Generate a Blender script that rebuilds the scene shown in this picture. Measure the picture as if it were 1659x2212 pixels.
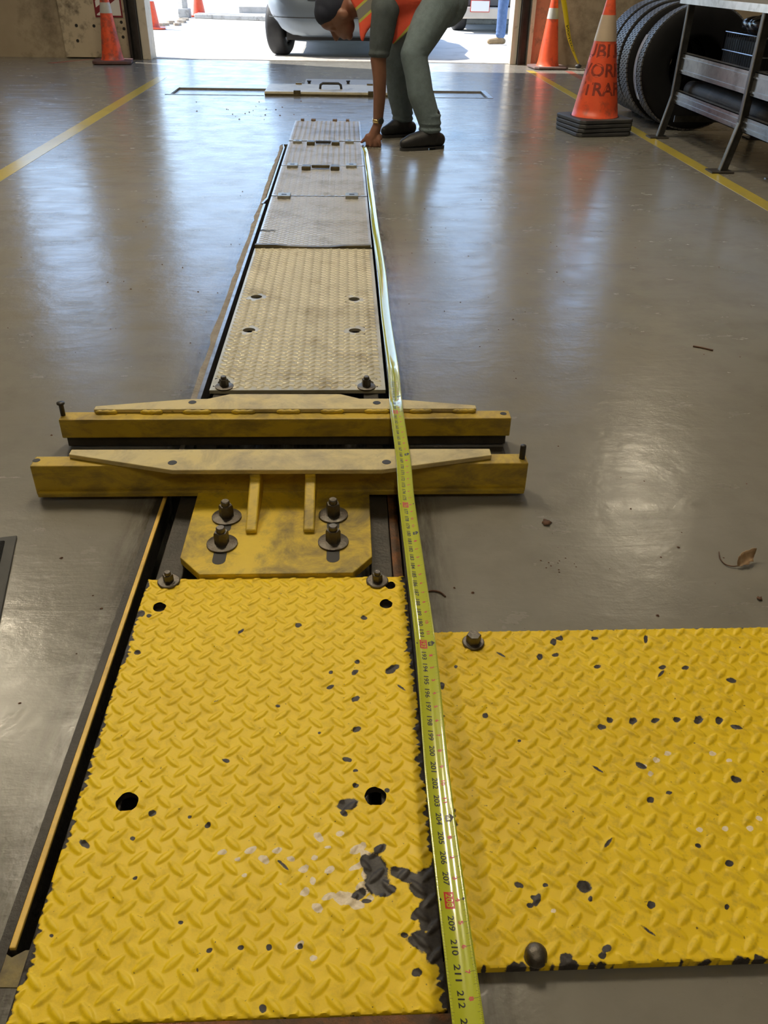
import bpy, bmesh, math, random
import numpy as np
from mathutils import Vector, Matrix
random.seed(7); np.random.seed(7)
PI = math.pi
for o in list(bpy.data.objects): bpy.data.objects.remove(o)
SC = bpy.context.scene
COL = SC.collection

# ---------------------------------------------------------------- camera
CH, CP, CYAW, CROLL, CF, CX = .96, .586689, .0500833, .0191083, 1773.397, .13804
FW = Vector((math.sin(CYAW)*math.cos(CP), math.cos(CYAW)*math.cos(CP), -math.sin(CP)))
RT0 = Vector((math.cos(CYAW), -math.sin(CYAW), 0)); UP0 = RT0.cross(FW)
RT = RT0*math.cos(CROLL)+UP0*math.sin(CROLL); UP = UP0*math.cos(CROLL)-RT0*math.sin(CROLL)
EYE = Vector((CX, 0, CH))
cam = bpy.data.cameras.new('camera'); camo = bpy.data.objects.new('camera', cam); COL.objects.link(camo)
camo.matrix_world = Matrix(((RT.x, UP.x, -FW.x, EYE.x), (RT.y, UP.y, -FW.y, EYE.y), (RT.z, UP.z, -FW.z, EYE.z), (0, 0, 0, 1)))
cam.sensor_fit = 'VERTICAL'; cam.sensor_height = 24.0; cam.lens = 24.0*CF/2212.0; cam.clip_start = .02; cam.clip_end = 300
SC.camera = camo
def pray(x, y): return FW+RT*((x-829.5)/CF)-UP*((y-1106)/CF)
def G(x, y, z=0.0):
    d = pray(x, y); t = (z-CH)/d.z; return EYE+d*t
def GY(x, y, Y):
    d = pray(x, y); return EYE+d*(Y/d.y)

# ---------------------------------------------------------------- light
W = bpy.data.worlds.new('sky'); SC.world = W; W.use_nodes = True
nt = W.node_tree; nt.nodes.clear()
wo = nt.nodes.new('ShaderNodeOutputWorld'); bg = nt.nodes.new('ShaderNodeBackground'); sky = nt.nodes.new('ShaderNodeTexSky')
sky.sky_type = 'NISHITA'; sky.sun_disc = False; sky.sun_elevation = math.radians(52); sky.sun_rotation = math.radians(-70)
sky.air_density = 1.0; sky.dust_density = .6; sky.ozone_density = 3.0
bg.inputs[1].default_value = .54
nt.links.new(sky.outputs[0], bg.inputs[0]); nt.links.new(bg.outputs[0], wo.inputs[0])
sun = bpy.data.lights.new('sun', 'SUN'); sun.energy = 9.0; sun.angle = math.radians(.6); sun.color = (1, .95, .86)
suno = bpy.data.objects.new('sun', sun); COL.objects.link(suno)
suno.rotation_euler = Vector((.62, -.25, -.76)).to_track_quat('-Z', 'Y').to_euler()
SC.view_settings.view_transform = 'Standard'; SC.view_settings.look = 'None'
SC.view_settings.exposure = 0.0; SC.view_settings.gamma = 1.0; SC.view_settings.use_curve_mapping = False
LAMP = 88.0                                            # ceiling fixtures and added fill (emission strength)

# ---------------------------------------------------------------- helpers
class MB:
    def __init__(s): s.v = []; s.f = []
    def add(s, vs, fs):
        n = len(s.v); s.v += [tuple(v) for v in vs]; s.f += [tuple(i+n for i in f) for f in fs]; return s
    def box(s, x0, x1, y0, y1, z0, z1):
        return s.add([(x0,y0,z0),(x1,y0,z0),(x1,y1,z0),(x0,y1,z0),(x0,y0,z1),(x1,y0,z1),(x1,y1,z1),(x0,y1,z1)],
                     [(3,2,1,0),(4,5,6,7),(0,1,5,4),(1,2,6,5),(2,3,7,6),(3,0,4,7)])
    def prism(s, poly, z0, z1):                       # poly ccw in xy
        n = len(poly); vs = [(x,y,z0) for x,y in poly]+[(x,y,z1) for x,y in poly]
        fs = [tuple(range(n-1,-1,-1)), tuple(range(n,2*n))]+[(i,(i+1)%n,n+(i+1)%n,n+i) for i in range(n)]
        return s.add(vs, fs)
    def prism_dir(s, pts, d):                         # any planar polygon swept by vector d
        n = len(pts); d = Vector(d); vs = [Vector(p) for p in pts]+[Vector(p)+d for p in pts]
        return s.add(vs, [tuple(range(n-1,-1,-1)), tuple(range(n,2*n))]+[(i,(i+1)%n,n+(i+1)%n,n+i) for i in range(n)])
    def loft(s, rings, cap=True, close=True):
        n = len(rings[0]); vs = [p for r in rings for p in r]; fs = []
        for k in range(len(rings)-1):
            for i in range(n if close else n-1):
                j = (i+1)%n; fs.append((k*n+i, k*n+j, (k+1)*n+j, (k+1)*n+i))
        if cap: fs += [tuple(range(n-1,-1,-1)), tuple((len(rings)-1)*n+i for i in range(n))]
        return s.add(vs, fs)
    def tube(s, pts, r, n=10, cap=True):
        pts = [Vector(p) for p in pts]; rs = r if isinstance(r,(list,tuple)) else [r]*len(pts); rings = []
        up = None
        for i, p in enumerate(pts):
            t = (pts[min(i+1,len(pts)-1)]-pts[max(i-1,0)]).normalized()
            if up is None: up = Vector((0,0,1)) if abs(t.z) < .9 else Vector((0,1,0))
            a = t.cross(up).normalized(); b = a.cross(t).normalized(); up = b
            rings.append([p+(a*math.cos(2*PI*k/n)+b*math.sin(2*PI*k/n))*rs[i] for k in range(n)])
        return s.loft(rings, cap)
    def lathe(s, prof, c=(0,0,0), axis='z', n=32, cap=False):   # prof (r,h)
        rings = []
        for r, h in prof:
            ring = []
            for k in range(n):
                a = 2*PI*k/n; q = (r*math.cos(a), r*math.sin(a), h)
                if axis == 'y': q = (q[0], h, q[1])
                if axis == 'x': q = (h, q[0], q[1])
                ring.append((c[0]+q[0], c[1]+q[1], c[2]+q[2]))
            rings.append(ring)
        return s.loft(rings, cap)
    def sphere(s, c, r, n=16, m=10):
        r = r if isinstance(r,(list,tuple)) else (r,r,r); vs = [(c[0],c[1],c[2]+r[2])]
        for i in range(1,m):
            t = PI*i/m
            for k in range(n):
                a = 2*PI*k/n; vs.append((c[0]+r[0]*math.sin(t)*math.cos(a), c[1]+r[1]*math.sin(t)*math.sin(a), c[2]+r[2]*math.cos(t)))
        vs.append((c[0],c[1],c[2]-r[2])); e = len(vs)-1; fs = [(0,1+k,1+(k+1)%n) for k in range(n)]
        for i in range(m-2):
            for k in range(n): a=1+i*n+k; b=1+i*n+(k+1)%n; fs.append((a,a+n,b+n,b))
        fs += [(e,1+(m-2)*n+(k+1)%n,1+(m-2)*n+k) for k in range(n)]
        return s.add(vs, fs)
    def cap2(s, a, b, ra, rb, n=16):                  # closed tapered capsule
        a, b = Vector(a), Vector(b); t = (b-a)
        L = t.length; t = t/L; u = t.cross(Vector((0,0,1)) if abs(t.z) < .9 else Vector((0,1,0))).normalized(); w = u.cross(t)
        prof = [(ra*math.sin(q), -ra*math.cos(q)) for q in [PI*.5*k/4 for k in range(1,5)]]+[(rb*math.cos(q), L+rb*math.sin(q)) for q in [PI*.5*k/4 for k in range(0,4)]]
        rings = [[a+t*h+(u*math.cos(2*PI*k/n)+w*math.sin(2*PI*k/n))*r for k in range(n)] for r,h in prof]
        vs = [a-t*ra]+[p for r in rings for p in r]+[b+t*rb]; m = len(rings); e = len(vs)-1
        fs = [(0,1+(k+1)%n,1+k) for k in range(n)]
        for i in range(m-1):
            for k in range(n): p=1+i*n+k; q=1+i*n+(k+1)%n; fs.append((p,q,q+n,p+n))
        fs += [(e,1+(m-1)*n+k,1+(m-1)*n+(k+1)%n) for k in range(n)]
        return s.add(vs, fs)
    def xf(s, M, start=0):
        s.v[start:] = [tuple(M @ Vector(v)) for v in s.v[start:]]; return s

ORG = {}
def worldloc(o):
    return ORG.get(o.name, Vector((0,0,0)))
def build(name, mb, mat, parent=None, smooth=False, bevel=0, loc=None, seg=2):
    """world-space verts; the object's origin is loc (or its thing's origin)"""
    L = Vector(loc) if loc is not None else (worldloc(parent) if parent else Vector((0,0,0)))
    me = bpy.data.meshes.new(name)
    me.from_pydata([(v[0]-L.x, v[1]-L.y, v[2]-L.z) for v in mb.v], [], mb.f); me.update()
    bm = bmesh.new(); bm.from_mesh(me); bmesh.ops.recalc_face_normals(bm, faces=bm.faces); bm.to_mesh(me); bm.free()
    for m in (mat if isinstance(mat,(list,tuple)) else [mat]): me.materials.append(m)
    if smooth: me.polygons.foreach_set('use_smooth', [True]*len(me.polygons))
    o = bpy.data.objects.new(name, me); COL.objects.link(o)
    if parent:
        o.parent = parent; o.location = L-worldloc(parent)
    else: o.location = L
    ORG[o.name] = L
    if bevel:
        b = o.modifiers.new('bevel','BEVEL'); b.width = bevel; b.segments = seg; b.limit_method = 'ANGLE'; b.angle_limit = math.radians(35)
    return o
def autosmooth(o, deg=40):
    me = o.data; me.polygons.foreach_set('use_smooth', [True]*len(me.polygons))
    me.set_sharp_from_angle(angle=math.radians(deg)); return o
def empty(name, loc=(0,0,0)):
    o = bpy.data.objects.new(name, None); COL.objects.link(o); o.location = loc; o.empty_display_size = .05
    ORG[o.name] = Vector(loc); return o
def tag(o, label=None, cat=None, group=None, kind=None):
    if label: o['label'] = label
    if cat: o['category'] = cat
    if group: o['group'] = group
    if kind: o['kind'] = kind
    return o
def thing(name, label, cat, loc=(0,0,0), group=None): return tag(empty(name, loc), label, cat, group)
def dupe(o, loc, parent=None):
    """copy an object with its children; loc is the world position"""
    c = o.copy(); COL.objects.link(c); c.parent = parent
    pl = worldloc(parent) if parent else Vector((0,0,0))
    c.location = Vector(loc)-pl; ORG[c.name] = Vector(loc)
    for ch in list(o.children):
        dupe(ch, Vector(loc)+(worldloc(ch)-worldloc(o)), c)
    return c

# ---------------------------------------------------------------- materials
def N(t, ty, **kw):
    n = t.nodes.new(ty)
    for k, v in kw.items(): setattr(n, k, v)
    return n
def newmat(name):
    m = bpy.data.materials.new(name); m.use_nodes = True; t = m.node_tree
    b = t.nodes['Principled BSDF']; return m, t, b
def noise(t, scale, detail=4, rough=.55, vec=None, dist=0):
    n = N(t,'ShaderNodeTexNoise'); n.inputs['Scale'].default_value = scale; n.inputs['Detail'].default_value = detail
    n.inputs['Roughness'].default_value = rough; n.inputs['Distortion'].default_value = dist
    if vec: t.links.new(vec, n.inputs['Vector'])
    return n.outputs['Fac']
def ramp(t, fac, a, b, ca=0.0, cb=1.0):
    n = N(t,'ShaderNodeMapRange'); t.links.new(fac, n.inputs['Value'])
    for i, v in zip(('From Min','From Max','To Min','To Max'), (a,b,ca,cb)): n.inputs[i].default_value = v
    return n.outputs['Result']
def mix(t, fac, a, b):
    n = N(t,'ShaderNodeMix', data_type='RGBA')
    if hasattr(fac,'default_value') or hasattr(fac,'links'): t.links.new(fac, n.inputs['Factor'])
    else: n.inputs['Factor'].default_value = fac
    for s, c in (('A',a),('B',b)):
        i = [q for q in n.inputs if q.name == s and q.type == 'RGBA'][0]
        if isinstance(c,(tuple,list)): i.default_value = (*c[:3],1)
        else: t.links.new(c, i)
    return [q for q in n.outputs if q.type == 'RGBA'][0]
def mth(t, op, a, b=0.0, clamp=False):
    n = N(t,'ShaderNodeMath', operation=op, use_clamp=clamp)
    for i, q in enumerate((a,b)):
        if isinstance(q,(int,float)): n.inputs[i].default_value = q
        else: t.links.new(q, n.inputs[i])
    return n.outputs[0]
def objvec(t, scale=(1,1,1)):
    c = N(t,'ShaderNodeTexCoord'); m = N(t,'ShaderNodeMapping'); m.inputs['Scale'].default_value = scale
    t.links.new(c.outputs['Object'], m.inputs['Vector']); return m.outputs['Vector']
def attr(t, name):
    n = N(t,'ShaderNodeAttribute'); n.attribute_name = name; return n.outputs['Fac']
def bump(t, b, h, strength=.2, dist=.01):
    n = N(t,'ShaderNodeBump'); n.inputs['Strength'].default_value = strength; n.inputs['Distance'].default_value = dist
    t.links.new(h, n.inputs['Height']); t.links.new(n.outputs['Normal'], b.inputs['Normal'])
def pm(name, c1, c2=None, rough=.5, metal=0.0, scale=12, dirt=None, damt=.5, dscale=9, bmp=0, bscale=80, spec=.5, coat=0, trans=0, emis=None, estr=0, sss=0):
    m, t, b = newmat(name); v = objvec(t)
    col = None
    if c2 is not None: col = mix(t, ramp(t, noise(t, scale, 5, .6, v), .35, .65), c1, c2)
    if dirt is not None:
        f = ramp(t, noise(t, dscale, 7, .68, v), .62-damt*.3, .8-damt*.25)
        col = mix(t, f, col if col is not None else c1, dirt)
    if col is not None: t.links.new(col, b.inputs['Base Color'])
    else: b.inputs['Base Color'].default_value = (*c1,1)
    b.inputs['Roughness'].default_value = rough; b.inputs['Metallic'].default_value = metal
    b.inputs['Specular IOR Level'].default_value = spec; b.inputs['Coat Weight'].default_value = coat
    b.inputs['Transmission Weight'].default_value = trans
    if emis: b.inputs['Emission Color'].default_value = (*emis,1); b.inputs['Emission Strength'].default_value = estr
    if bmp: bump(t, b, noise(t, bscale, 4, .6, v), bmp)
    return m

def floor_mat():
    m, t, b = newmat('painted_concrete_floor'); v = objvec(t)
    big = noise(t, .9, 5, .6, v); mid = noise(t, 5, 6, .62, v); sm = objvec(t, (1.5,6,1))
    streak = noise(t, 1.7, 7, .68, sm, 1.4)
    c = mix(t, ramp(t, big, .3, .7), (.20,.188,.162), (.24,.227,.198))
    c = mix(t, ramp(t, mid, .45, .75), c, (.17,.158,.132))
    c = mix(t, ramp(t, streak, .56, .74, 0, .22), c, (.15,.138,.112))
    # grease beside the lift channel
    sep = N(t,'ShaderNodeSeparateXYZ'); t.links.new(v, sep.inputs[0])
    ax = mth(t,'ABSOLUTE', sep.outputs['X'])
    g = mth(t,'MULTIPLY', ramp(t, ax, .272, .345, 1, 0), ramp(t, noise(t, 7, 6, .7, objvec(t,(6,1,1))), .30, .62))
    g = mth(t,'MULTIPLY', g, ramp(t, sep.outputs['Y'], 6.0, 6.3, 1, 0), clamp=True)
    c = mix(t, mth(t,'MULTIPLY', g, .95), c, (.05,.042,.03))
    # smudges round the bolster ends and the side plate
    sp = noise(t, 130, 3, .6, v); sp2 = noise(t, 5, 3, .6, v)
    spk = mth(t,'MULTIPLY', ramp(t, sp, .70, .74), ramp(t, sp2, .42, .6), clamp=True)
    c = mix(t, mth(t,'MULTIPLY', spk, .8), c, (.06,.045,.03))
    t.links.new(c, b.inputs['Base Color'])
    r = ramp(t, mth(t,'ADD', mth(t,'MULTIPLY', mid, .5), mth(t,'MULTIPLY', streak, .5)), .30, .72, .12, .34)
    t.links.new(r, b.inputs['Roughness']); b.inputs['Specular IOR Level'].default_value = .62
    h = mth(t,'ADD', mth(t,'MULTIPLY', noise(t, 14, 5, .6, v), .8), mth(t,'MULTIPLY', streak, .45))
    bump(t, b, h, .13, .012); return m
FLOOR = floor_mat()

def tread_paint(name, c1, c2, dirtc, damt, chips=True, rough=.44):
    m, t, b = newmat(name); v = objvec(t)
    fine = noise(t, 260, 4, .6, v); mid = noise(t, 60, 5, .65, v); big = noise(t, 7, 4, .6, v)
    c = mix(t, ramp(t, big, .3, .7), c1, c2)
    c = mix(t, mth(t,'MULTIPLY', ramp(t, mid, .5, .78), damt), c, dirtc)
    c = mix(t, ramp(t, noise(t, 170, 3, .5, v), .70, .75, 0, .85), c, (.05,.035,.02))
    rst = ramp(t, noise(t, 11, 5, .7, v), .735, .80, 0, .7); c = mix(t, rst, c, (.30,.10,.02))
    if chips:
        pr = ramp(t, mth(t,'ADD', attr(t,'primer'), mth(t,'MULTIPLY', mth(t,'SUBTRACT', mid, .5), 1.3)), .0, .07)
        c = mix(t, pr, c, mix(t, ramp(t, fine, .4, .7), (.88,.76,.58), (.74,.62,.44)))
        chraw = mth(t,'ADD', attr(t,'chip'), mth(t,'MULTIPLY', mth(t,'SUBTRACT', mid, .5), 1.3))
        ch = ramp(t, chraw, .0, .06)
        c = mix(t, ramp(t, chraw, -.14, -.02), c, mix(t, .55, c, (.20,.12,.02)))
        c = mix(t, ch, c, mix(t, ramp(t, fine, .35, .7), (.028,.024,.023), (.055,.047,.043)))
    t.links.new(c, b.inputs['Base Color'])
    t.links.new(ramp(t, mid, .3, .7, rough-.08, rough+.14), b.inputs['Roughness'])
    b.inputs['Specular IOR Level'].default_value = .32
    bump(t, b, mth(t,'ADD', mth(t,'MULTIPLY', mid, .7), mth(t,'MULTIPLY', fine, .3)), .22, .002); return m
YEL = tread_paint('yellow_tread_paint', (.93,.66,.012), (.87,.60,.010), (.54,.37,.03), .62)
YEL_SIDE = tread_paint('yellow_tread_paint_worn', (.88,.62,.012), (.78,.53,.012), (.42,.29,.03), .75)
def yelpaint(name, c1, c2, d, amt):
    m, t, b = newmat(name); v = objvec(t); w = objvec(t,(1,1,2.5))
    c = mix(t, ramp(t, noise(t, 6, 5, .6, v), .35, .65), c1, c2)
    c = mix(t, mth(t,'MULTIPLY', ramp(t, noise(t, 9, 7, .7, w, .4), .43, .66), amt), c, d)
    c = mix(t, ramp(t, noise(t, 45, 5, .65, v), .68, .74, 0, .9), c, (.05,.04,.025))
    t.links.new(c, b.inputs['Base Color']); b.inputs['Roughness'].default_value = .46
    bump(t, b, noise(t, 120, 4, .6, v), .15, .002); return m
BEAMY = yelpaint('yellow_beam_paint', (.60,.42,.03), (.50,.34,.03), (.13,.095,.04), .75)
BEAMTOP = yelpaint('worn_yellow_top_paint', (.66,.53,.20), (.60,.50,.24), (.26,.21,.13), .75)
BASEY = yelpaint('yellow_base_paint', (.76,.54,.025), (.64,.44,.025), (.12,.09,.035), .85)
CREAM = pm('worn_cream_tread', (.52,.51,.48), (.45,.44,.42), .26, .30, 5, dirt=(.32,.29,.24), damt=.4, dscale=6, bmp=.1, bscale=150)
CREAM2 = pm('worn_cream_yellow_tread', (.56,.52,.39), (.49,.46,.35), .30, .15, 5, dirt=(.30,.25,.15), damt=.35, dscale=6, bmp=.1, bscale=150)
STEELD = pm('greasy_dark_steel', (.030,.026,.021), (.055,.047,.038), .55, .15, 14, bmp=.2, bscale=90)
BLACKPIT = pm('recess_black', (.012,.011,.010), None, .55)  # flat black put in for the shade inside holes and slots
RUST = pm('rusty_steel', (.12,.06,.03), (.07,.045,.03), .6, .4, 30, dirt=(.26,.10,.03), damt=.55, dscale=22, bmp=.3, bscale=120)
BOLT = pm('bolt_steel', (.16,.145,.125), (.10,.085,.07), .42, .85, 40, bmp=.2, bscale=200)
BRASSY = pm('dull_bronze_bolt', (.34,.26,.13), (.20,.16,.09), .45, .8, 40)
GALV = pm('galvanised_steel', (.55,.56,.57), (.44,.45,.46), .30, .85, 14, dirt=(.25,.25,.25), damt=.3)
RAILST = pm('bare_edge_steel', (.46,.45,.44), (.34,.33,.32), .28, .8, 30, dirt=(.16,.13,.10), damt=.45, dscale=20)
RAILY = yelpaint('yellow_edge_paint', (.92,.62,.12), (.84,.54,.10), (.20,.14,.06), .40)
RAILP = yelpaint('faded_peach_edge_paint', (.70,.46,.20), (.55,.32,.12), (.07,.05,.04), .9)
YLINE = pm('yellow_floor_line_paint', (.52,.41,.07), (.44,.35,.07), .22, 0, 3, dirt=(.36,.30,.12), damt=.3, dscale=4, bmp=.06, bscale=30)
RLINE = pm('red_floor_line_paint', (.34,.10,.08), (.28,.12,.10), .3, 0, 3)
WALLM = pm('stained_tan_wall', (.40,.33,.235), (.35,.285,.20), .75, 0, 2.2, dirt=(.11,.085,.055), damt=.55, dscale=1.7, bmp=.1, bscale=60)
BOARD = pm('scuffed_cream_board', (.52,.45,.33), (.46,.39,.28), .65, 0, 3, dirt=(.10,.08,.06), damt=.32, dscale=6)
CEILM = pm('ceiling_paint', (.62,.60,.55), (.57,.55,.50), .8, 0, 2)
JAMBL = pm('cream_jamb_paint', (.62,.57,.47), (.55,.50,.40), .5, 0, 4, dirt=(.25,.2,.15), damt=.2)
JAMBB = pm('black_guard_steel', (.030,.028,.026), (.05,.045,.04), .45, .4, 10)
SALMON = pm('salmon_panel', (.62,.25,.16), (.55,.21,.13), .55, 0, 3, dirt=(.25,.14,.10), damt=.3)
SILL = pm('bare_concrete_sill', (.46,.43,.38), (.38,.355,.31), .7, 0, 5, dirt=(.18,.16,.13), damt=.35, dscale=8, bmp=.2, bscale=80)
YARD = pm('sunlit_concrete_yard', (.60,.58,.53), (.52,.50,.46), .85, 0, .7, dirt=(.36,.34,.30), damt=.3, dscale=2, bmp=.2, bscale=60)
CONEO = pm('orange_cone_plastic', (.82,.11,.035), (.74,.085,.03), .42, 0, 9, dirt=(.22,.06,.04), damt=.35, dscale=7)
CONES = pm('orange_cone_plastic_scuffed', (.78,.10,.03), (.66,.075,.03), .45, 0, 9, dirt=(.16,.05,.04), damt=.55, dscale=9)
COLLAR = pm('grey_reflective_collar', (.50,.50,.47), (.42,.42,.40), .38, 0, 10)
RUBBER = pm('black_rubber', (.022,.022,.024), (.035,.034,.035), .6, 0, 12, dirt=(.075,.07,.06), damt=.3, bmp=.15, bscale=90)
MATR = pm('black_mat_rubber', (.05,.05,.048), (.065,.062,.058), .65, 0, 20)
MATP = pm('black_mat_pile', (.010,.010,.010), (.022,.021,.02), .95, 0, 120, bmp=1, bscale=400)
TIRE = pm('tire_rubber', (.0055,.0057,.007), (.009,.009,.010), .7, 0, 8, spec=.14)
TREAD = pm('tire_tread_rubber', (.075,.075,.078), (.10,.10,.10), .5, 0, 30)
INK = pm('black_ink', (.012,.012,.010), None, .35)
REDINK = pm('red_ink', (.55,.035,.02), None, .35)
LIME = pm('lime_tape_blade', (.52,.56,.035), (.50,.53,.03), .17, 0, 20, coat=.9, spec=.6)
WHITE = pm('white_plastic', (.75,.75,.74), None, .4)
CAUT = pm('yellow_caution_plastic', (.80,.62,.02), (.74,.55,.02), .3, 0, 10)
SIGNR = pm('dark_red_sign_paint', (.20,.020,.03), None, .4)
DENIM = pm('grey_green_work_denim', (.17,.225,.25), (.135,.18,.205), .9, 0, 30, bmp=.5, bscale=220, sss=0)
DENIMB = pm('blue_denim', (.12,.21,.42), (.08,.15,.33), .9, 0, 20, bmp=.4, bscale=120)
SHIRT = pm('dark_grey_shirt_cloth', (.060,.075,.080), (.045,.058,.063), .9, 0, 30, bmp=.3, bscale=200)
SKIN = pm('brown_skin', (.23,.105,.065), (.19,.085,.055), .5, 0, 14)
HAIR = pm('black_hair', (.010,.010,.014), None, .5)
CAPM = pm('navy_cap_cloth', (.014,.018,.035), None, .85)
LEATHER = pm('black_boot_leather', (.010,.010,.012), (.018,.018,.02), .5, 0, 25, bmp=.2, bscale=90)
TANBOOT = pm('tan_work_boot', (.30,.22,.12), (.22,.16,.09), .7, 0, 20)
GOLD = pm('gold_watch_metal', (.75,.55,.25), None, .25, 1.0)
CARP = pm('silver_blue_car_paint', (.23,.28,.35), None, .30, .4, coat=.5)
CARD = pm('dark_car_plastic', (.03,.03,.032), None, .55)
TRUCKP = pm('beige_truck_paint', (.55,.50,.42), (.5,.45,.38), .4, .2, 3)
GLASS = pm('window_glass_dark', (.02,.025,.03), None, .05, 0, spec=.8)
LEAF = pm('dry_leaf', (.42,.29,.17), (.25,.15,.08), .7, 0, 60)
LEAF2 = pm('brown_leaf', (.13,.06,.03), (.07,.035,.02), .8, 0, 60)
WOOD = pm('pale_debris', (.45,.36,.26), (.32,.25,.18), .9, 0, 20)
CLEARP = pm('bag_plastic', (.10,.07,.05), (.03,.025,.02), .2, 0, 30)
LAMPM = pm('warm_diffuser', (.8,.8,.78), None, .5, emis=(1,.87,.64), estr=LAMP)
SKYPANE = None

# ---------------------------------------------------------------- structure
PITX0, PITX1, PITY0, PITY1 = -.276, .268, .500, 5.70
TR = (-1.41, 1.41, 8.06, 8.52)
RX0, RX1, RY0, RY1, RZ = -7.0, 6.2, -6.0, 11.2, 5.0
def rects_minus(x0, x1, y0, y1, holes):
    xs = sorted({x0,x1,*[h[0] for h in holes],*[h[1] for h in holes]}); ys = sorted({y0,y1,*[h[2] for h in holes],*[h[3] for h in holes]})
    for i in range(len(xs)-1):
        for j in range(len(ys)-1):
            cx, cy = (xs[i]+xs[i+1])/2, (ys[j]+ys[j+1])/2
            if not any(h[0] < cx < h[1] and h[2] < cy < h[3] for h in holes): yield xs[i], xs[i+1], ys[j], ys[j+1]
m = MB()
for r in rects_minus(RX0, RX1, RY0, RY1, [(PITX0,PITX1,PITY0,PITY1), TR]):
    m.add([(r[0],r[2],0),(r[1],r[2],0),(r[1],r[3],0),(r[0],r[3],0)], [(0,1,2,3)])
for x0,x1,y0,y1,d in ((PITX0,PITX1,PITY0,PITY1,.35),(*TR,.014)):
    m.add([(x0,y0,0),(x1,y0,0),(x1,y1,0),(x0,y1,0),(x0,y0,-d),(x1,y0,-d),(x1,y1,-d),(x0,y1,-d)], [(0,4,5,1),(1,5,6,2),(2,6,7,3),(3,7,4,0),(4,7,6,5)])
fl = tag(build('floor', m, FLOOR), 'grey painted concrete shop floor with glossy reflections', kind='structure')
# the floor's faces must point up / inwards
bm = bmesh.new(); bm.from_mesh(fl.data)
for f in bm.faces:
    if abs(f.normal.z) > .9 and f.normal.z < 0: f.normal_flip()
bm.to_mesh(fl.data); bm.free()

def struct(name, mb, mat, label=None, **k): return tag(build(name, mb, mat, **k), label, kind='structure')
DX0, DX1, DH = -2.24, 2.20, 3.75
WL = (-4.05, -3.15, 1.05, 3.6); WR = (3.05, 3.65, 1.6, 3.6)
def wall_with_window(x0, x1, win):
    mm = MB(); xs = [x0, win[0], win[1], x1]; zs = [-.05, win[2], win[3], RZ]
    for i in range(3):
        for j in range(3):
            if (i, j) != (1, 1): mm.box(xs[i], xs[i+1], RY1, RY1+.22, zs[j], zs[j+1])
    return mm
struct('wall_back_left', wall_with_window(RX0, -2.36, WL), WALLM, 'stained tan wall left of the open bay door')
struct('wall_back_right', wall_with_window(2.30, RX1, WR), WALLM, 'tan wall right of the open bay door')
struct('wall_back_top', MB().box(-2.36, 2.30, RY1, RY1+.22, DH, RZ), WALLM, 'wall above the open bay door')
struct('wall_left', MB().box(RX0-.2, RX0, RY0, RY1+.22, -.05, RZ), WALLM, 'tan side wall far left')
struct('wall_right', MB().box(RX1, RX1+.2, RY0, RY1+.22, -.05, RZ), WALLM, 'tan side wall far right')
struct('wall_front', MB().box(RX0-.2, RX1+.2, RY0-.2, RY0, -.05, RZ), WALLM, 'tan wall behind the photographer')
struct('ceiling', MB().box(RX0-.2, RX1+.2, RY0-.2, RY1+.22, RZ, RZ+.15), CEILM, 'pale shop ceiling')
for i, w in enumerate((WL, WR)):
    mm = MB(); t_ = .04
    mm.box(w[0], w[0]+t_, RY1+.05, RY1+.12, w[2], w[3]).box(w[1]-t_, w[1], RY1+.05, RY1+.12, w[2], w[3])
    mm.box(w[0]+t_, w[1]-t_, RY1+.05, RY1+.12, w[2], w[2]+t_).box(w[0]+t_, w[1]-t_, RY1+.05, RY1+.12, w[3]-t_, w[3])
    struct('window_%d' % (i+1), mm, JAMBL, 'window frame beside the bay door')
# sill across the doorway, jambs and guards
struct('trim_1', MB().box(-2.36, 2.30, RY1, RY1+.50, -.05, .004), SILL, 'bare concrete sill strip across the bay doorway')
struct('trim_2', MB().box(-2.245, -2.15, RY1-.10, RY1+.22, 0, DH), JAMBL, 'cream door jamb post on the left of the doorway', bevel=.004)
struct('trim_3', MB().box(-2.375, -2.345, RY1-.16, RY1+.02, 0, 2.2).box(-2.375, -2.25, RY1-.06, RY1+.02, 0, 2.2).box(-2.28,-2.25,RY1-.16,RY1-.06,0,2.2), JAMBB, 'black steel guard channel beside the left jamb')
struct('trim_4', MB().box(2.10, 2.175, RY1-.10, RY1+.22, 0, DH), JAMBL, 'cream door jamb post on the right of the doorway', bevel=.004)
struct('trim_5', MB().box(2.18, 2.21, RY1-.15, RY1+.02, 0, 2.2).box(2.21, 2.295, RY1-.05, RY1+.02, 0, 2.2), JAMBB, 'black steel guard channel beside the right jamb')
struct('trim_6', MB().box(2.30, 2.345, RY1-.12, RY1, 0, 2.4), JAMBL, 'pale edge strip beside the right guard channel')
struct('trim_7', MB().box(2.346, 2.60, RY1-.035, RY1-.001, 0, 1.6), SALMON, 'salmon coloured panel on the wall behind the cone')  # flat board in one even salmon colour
bd = thing('wall_board', 'cream scuffed backing board with bolt holes behind the left cone', 'board', (-2.78, RY1, 0))
build('panel', MB().box(-3.14, -2.38, RY1-.075, RY1-.002, .012, 1.9), BOARD, bd, bevel=.003)
bolt_holes = [(165,55),(203,56),(262,48),(277,55),(268,62),(266,80),(168,88)]
for x, y in bolt_holes:
    p = GY(x, y, RY1-.075); build('bolt_hole', MB().lathe([(.0001,-.004),(.017,-.004),(.017,.003)], (p.x, p.y, p.z), 'y', 12), BLACKPIT, bd)
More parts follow.
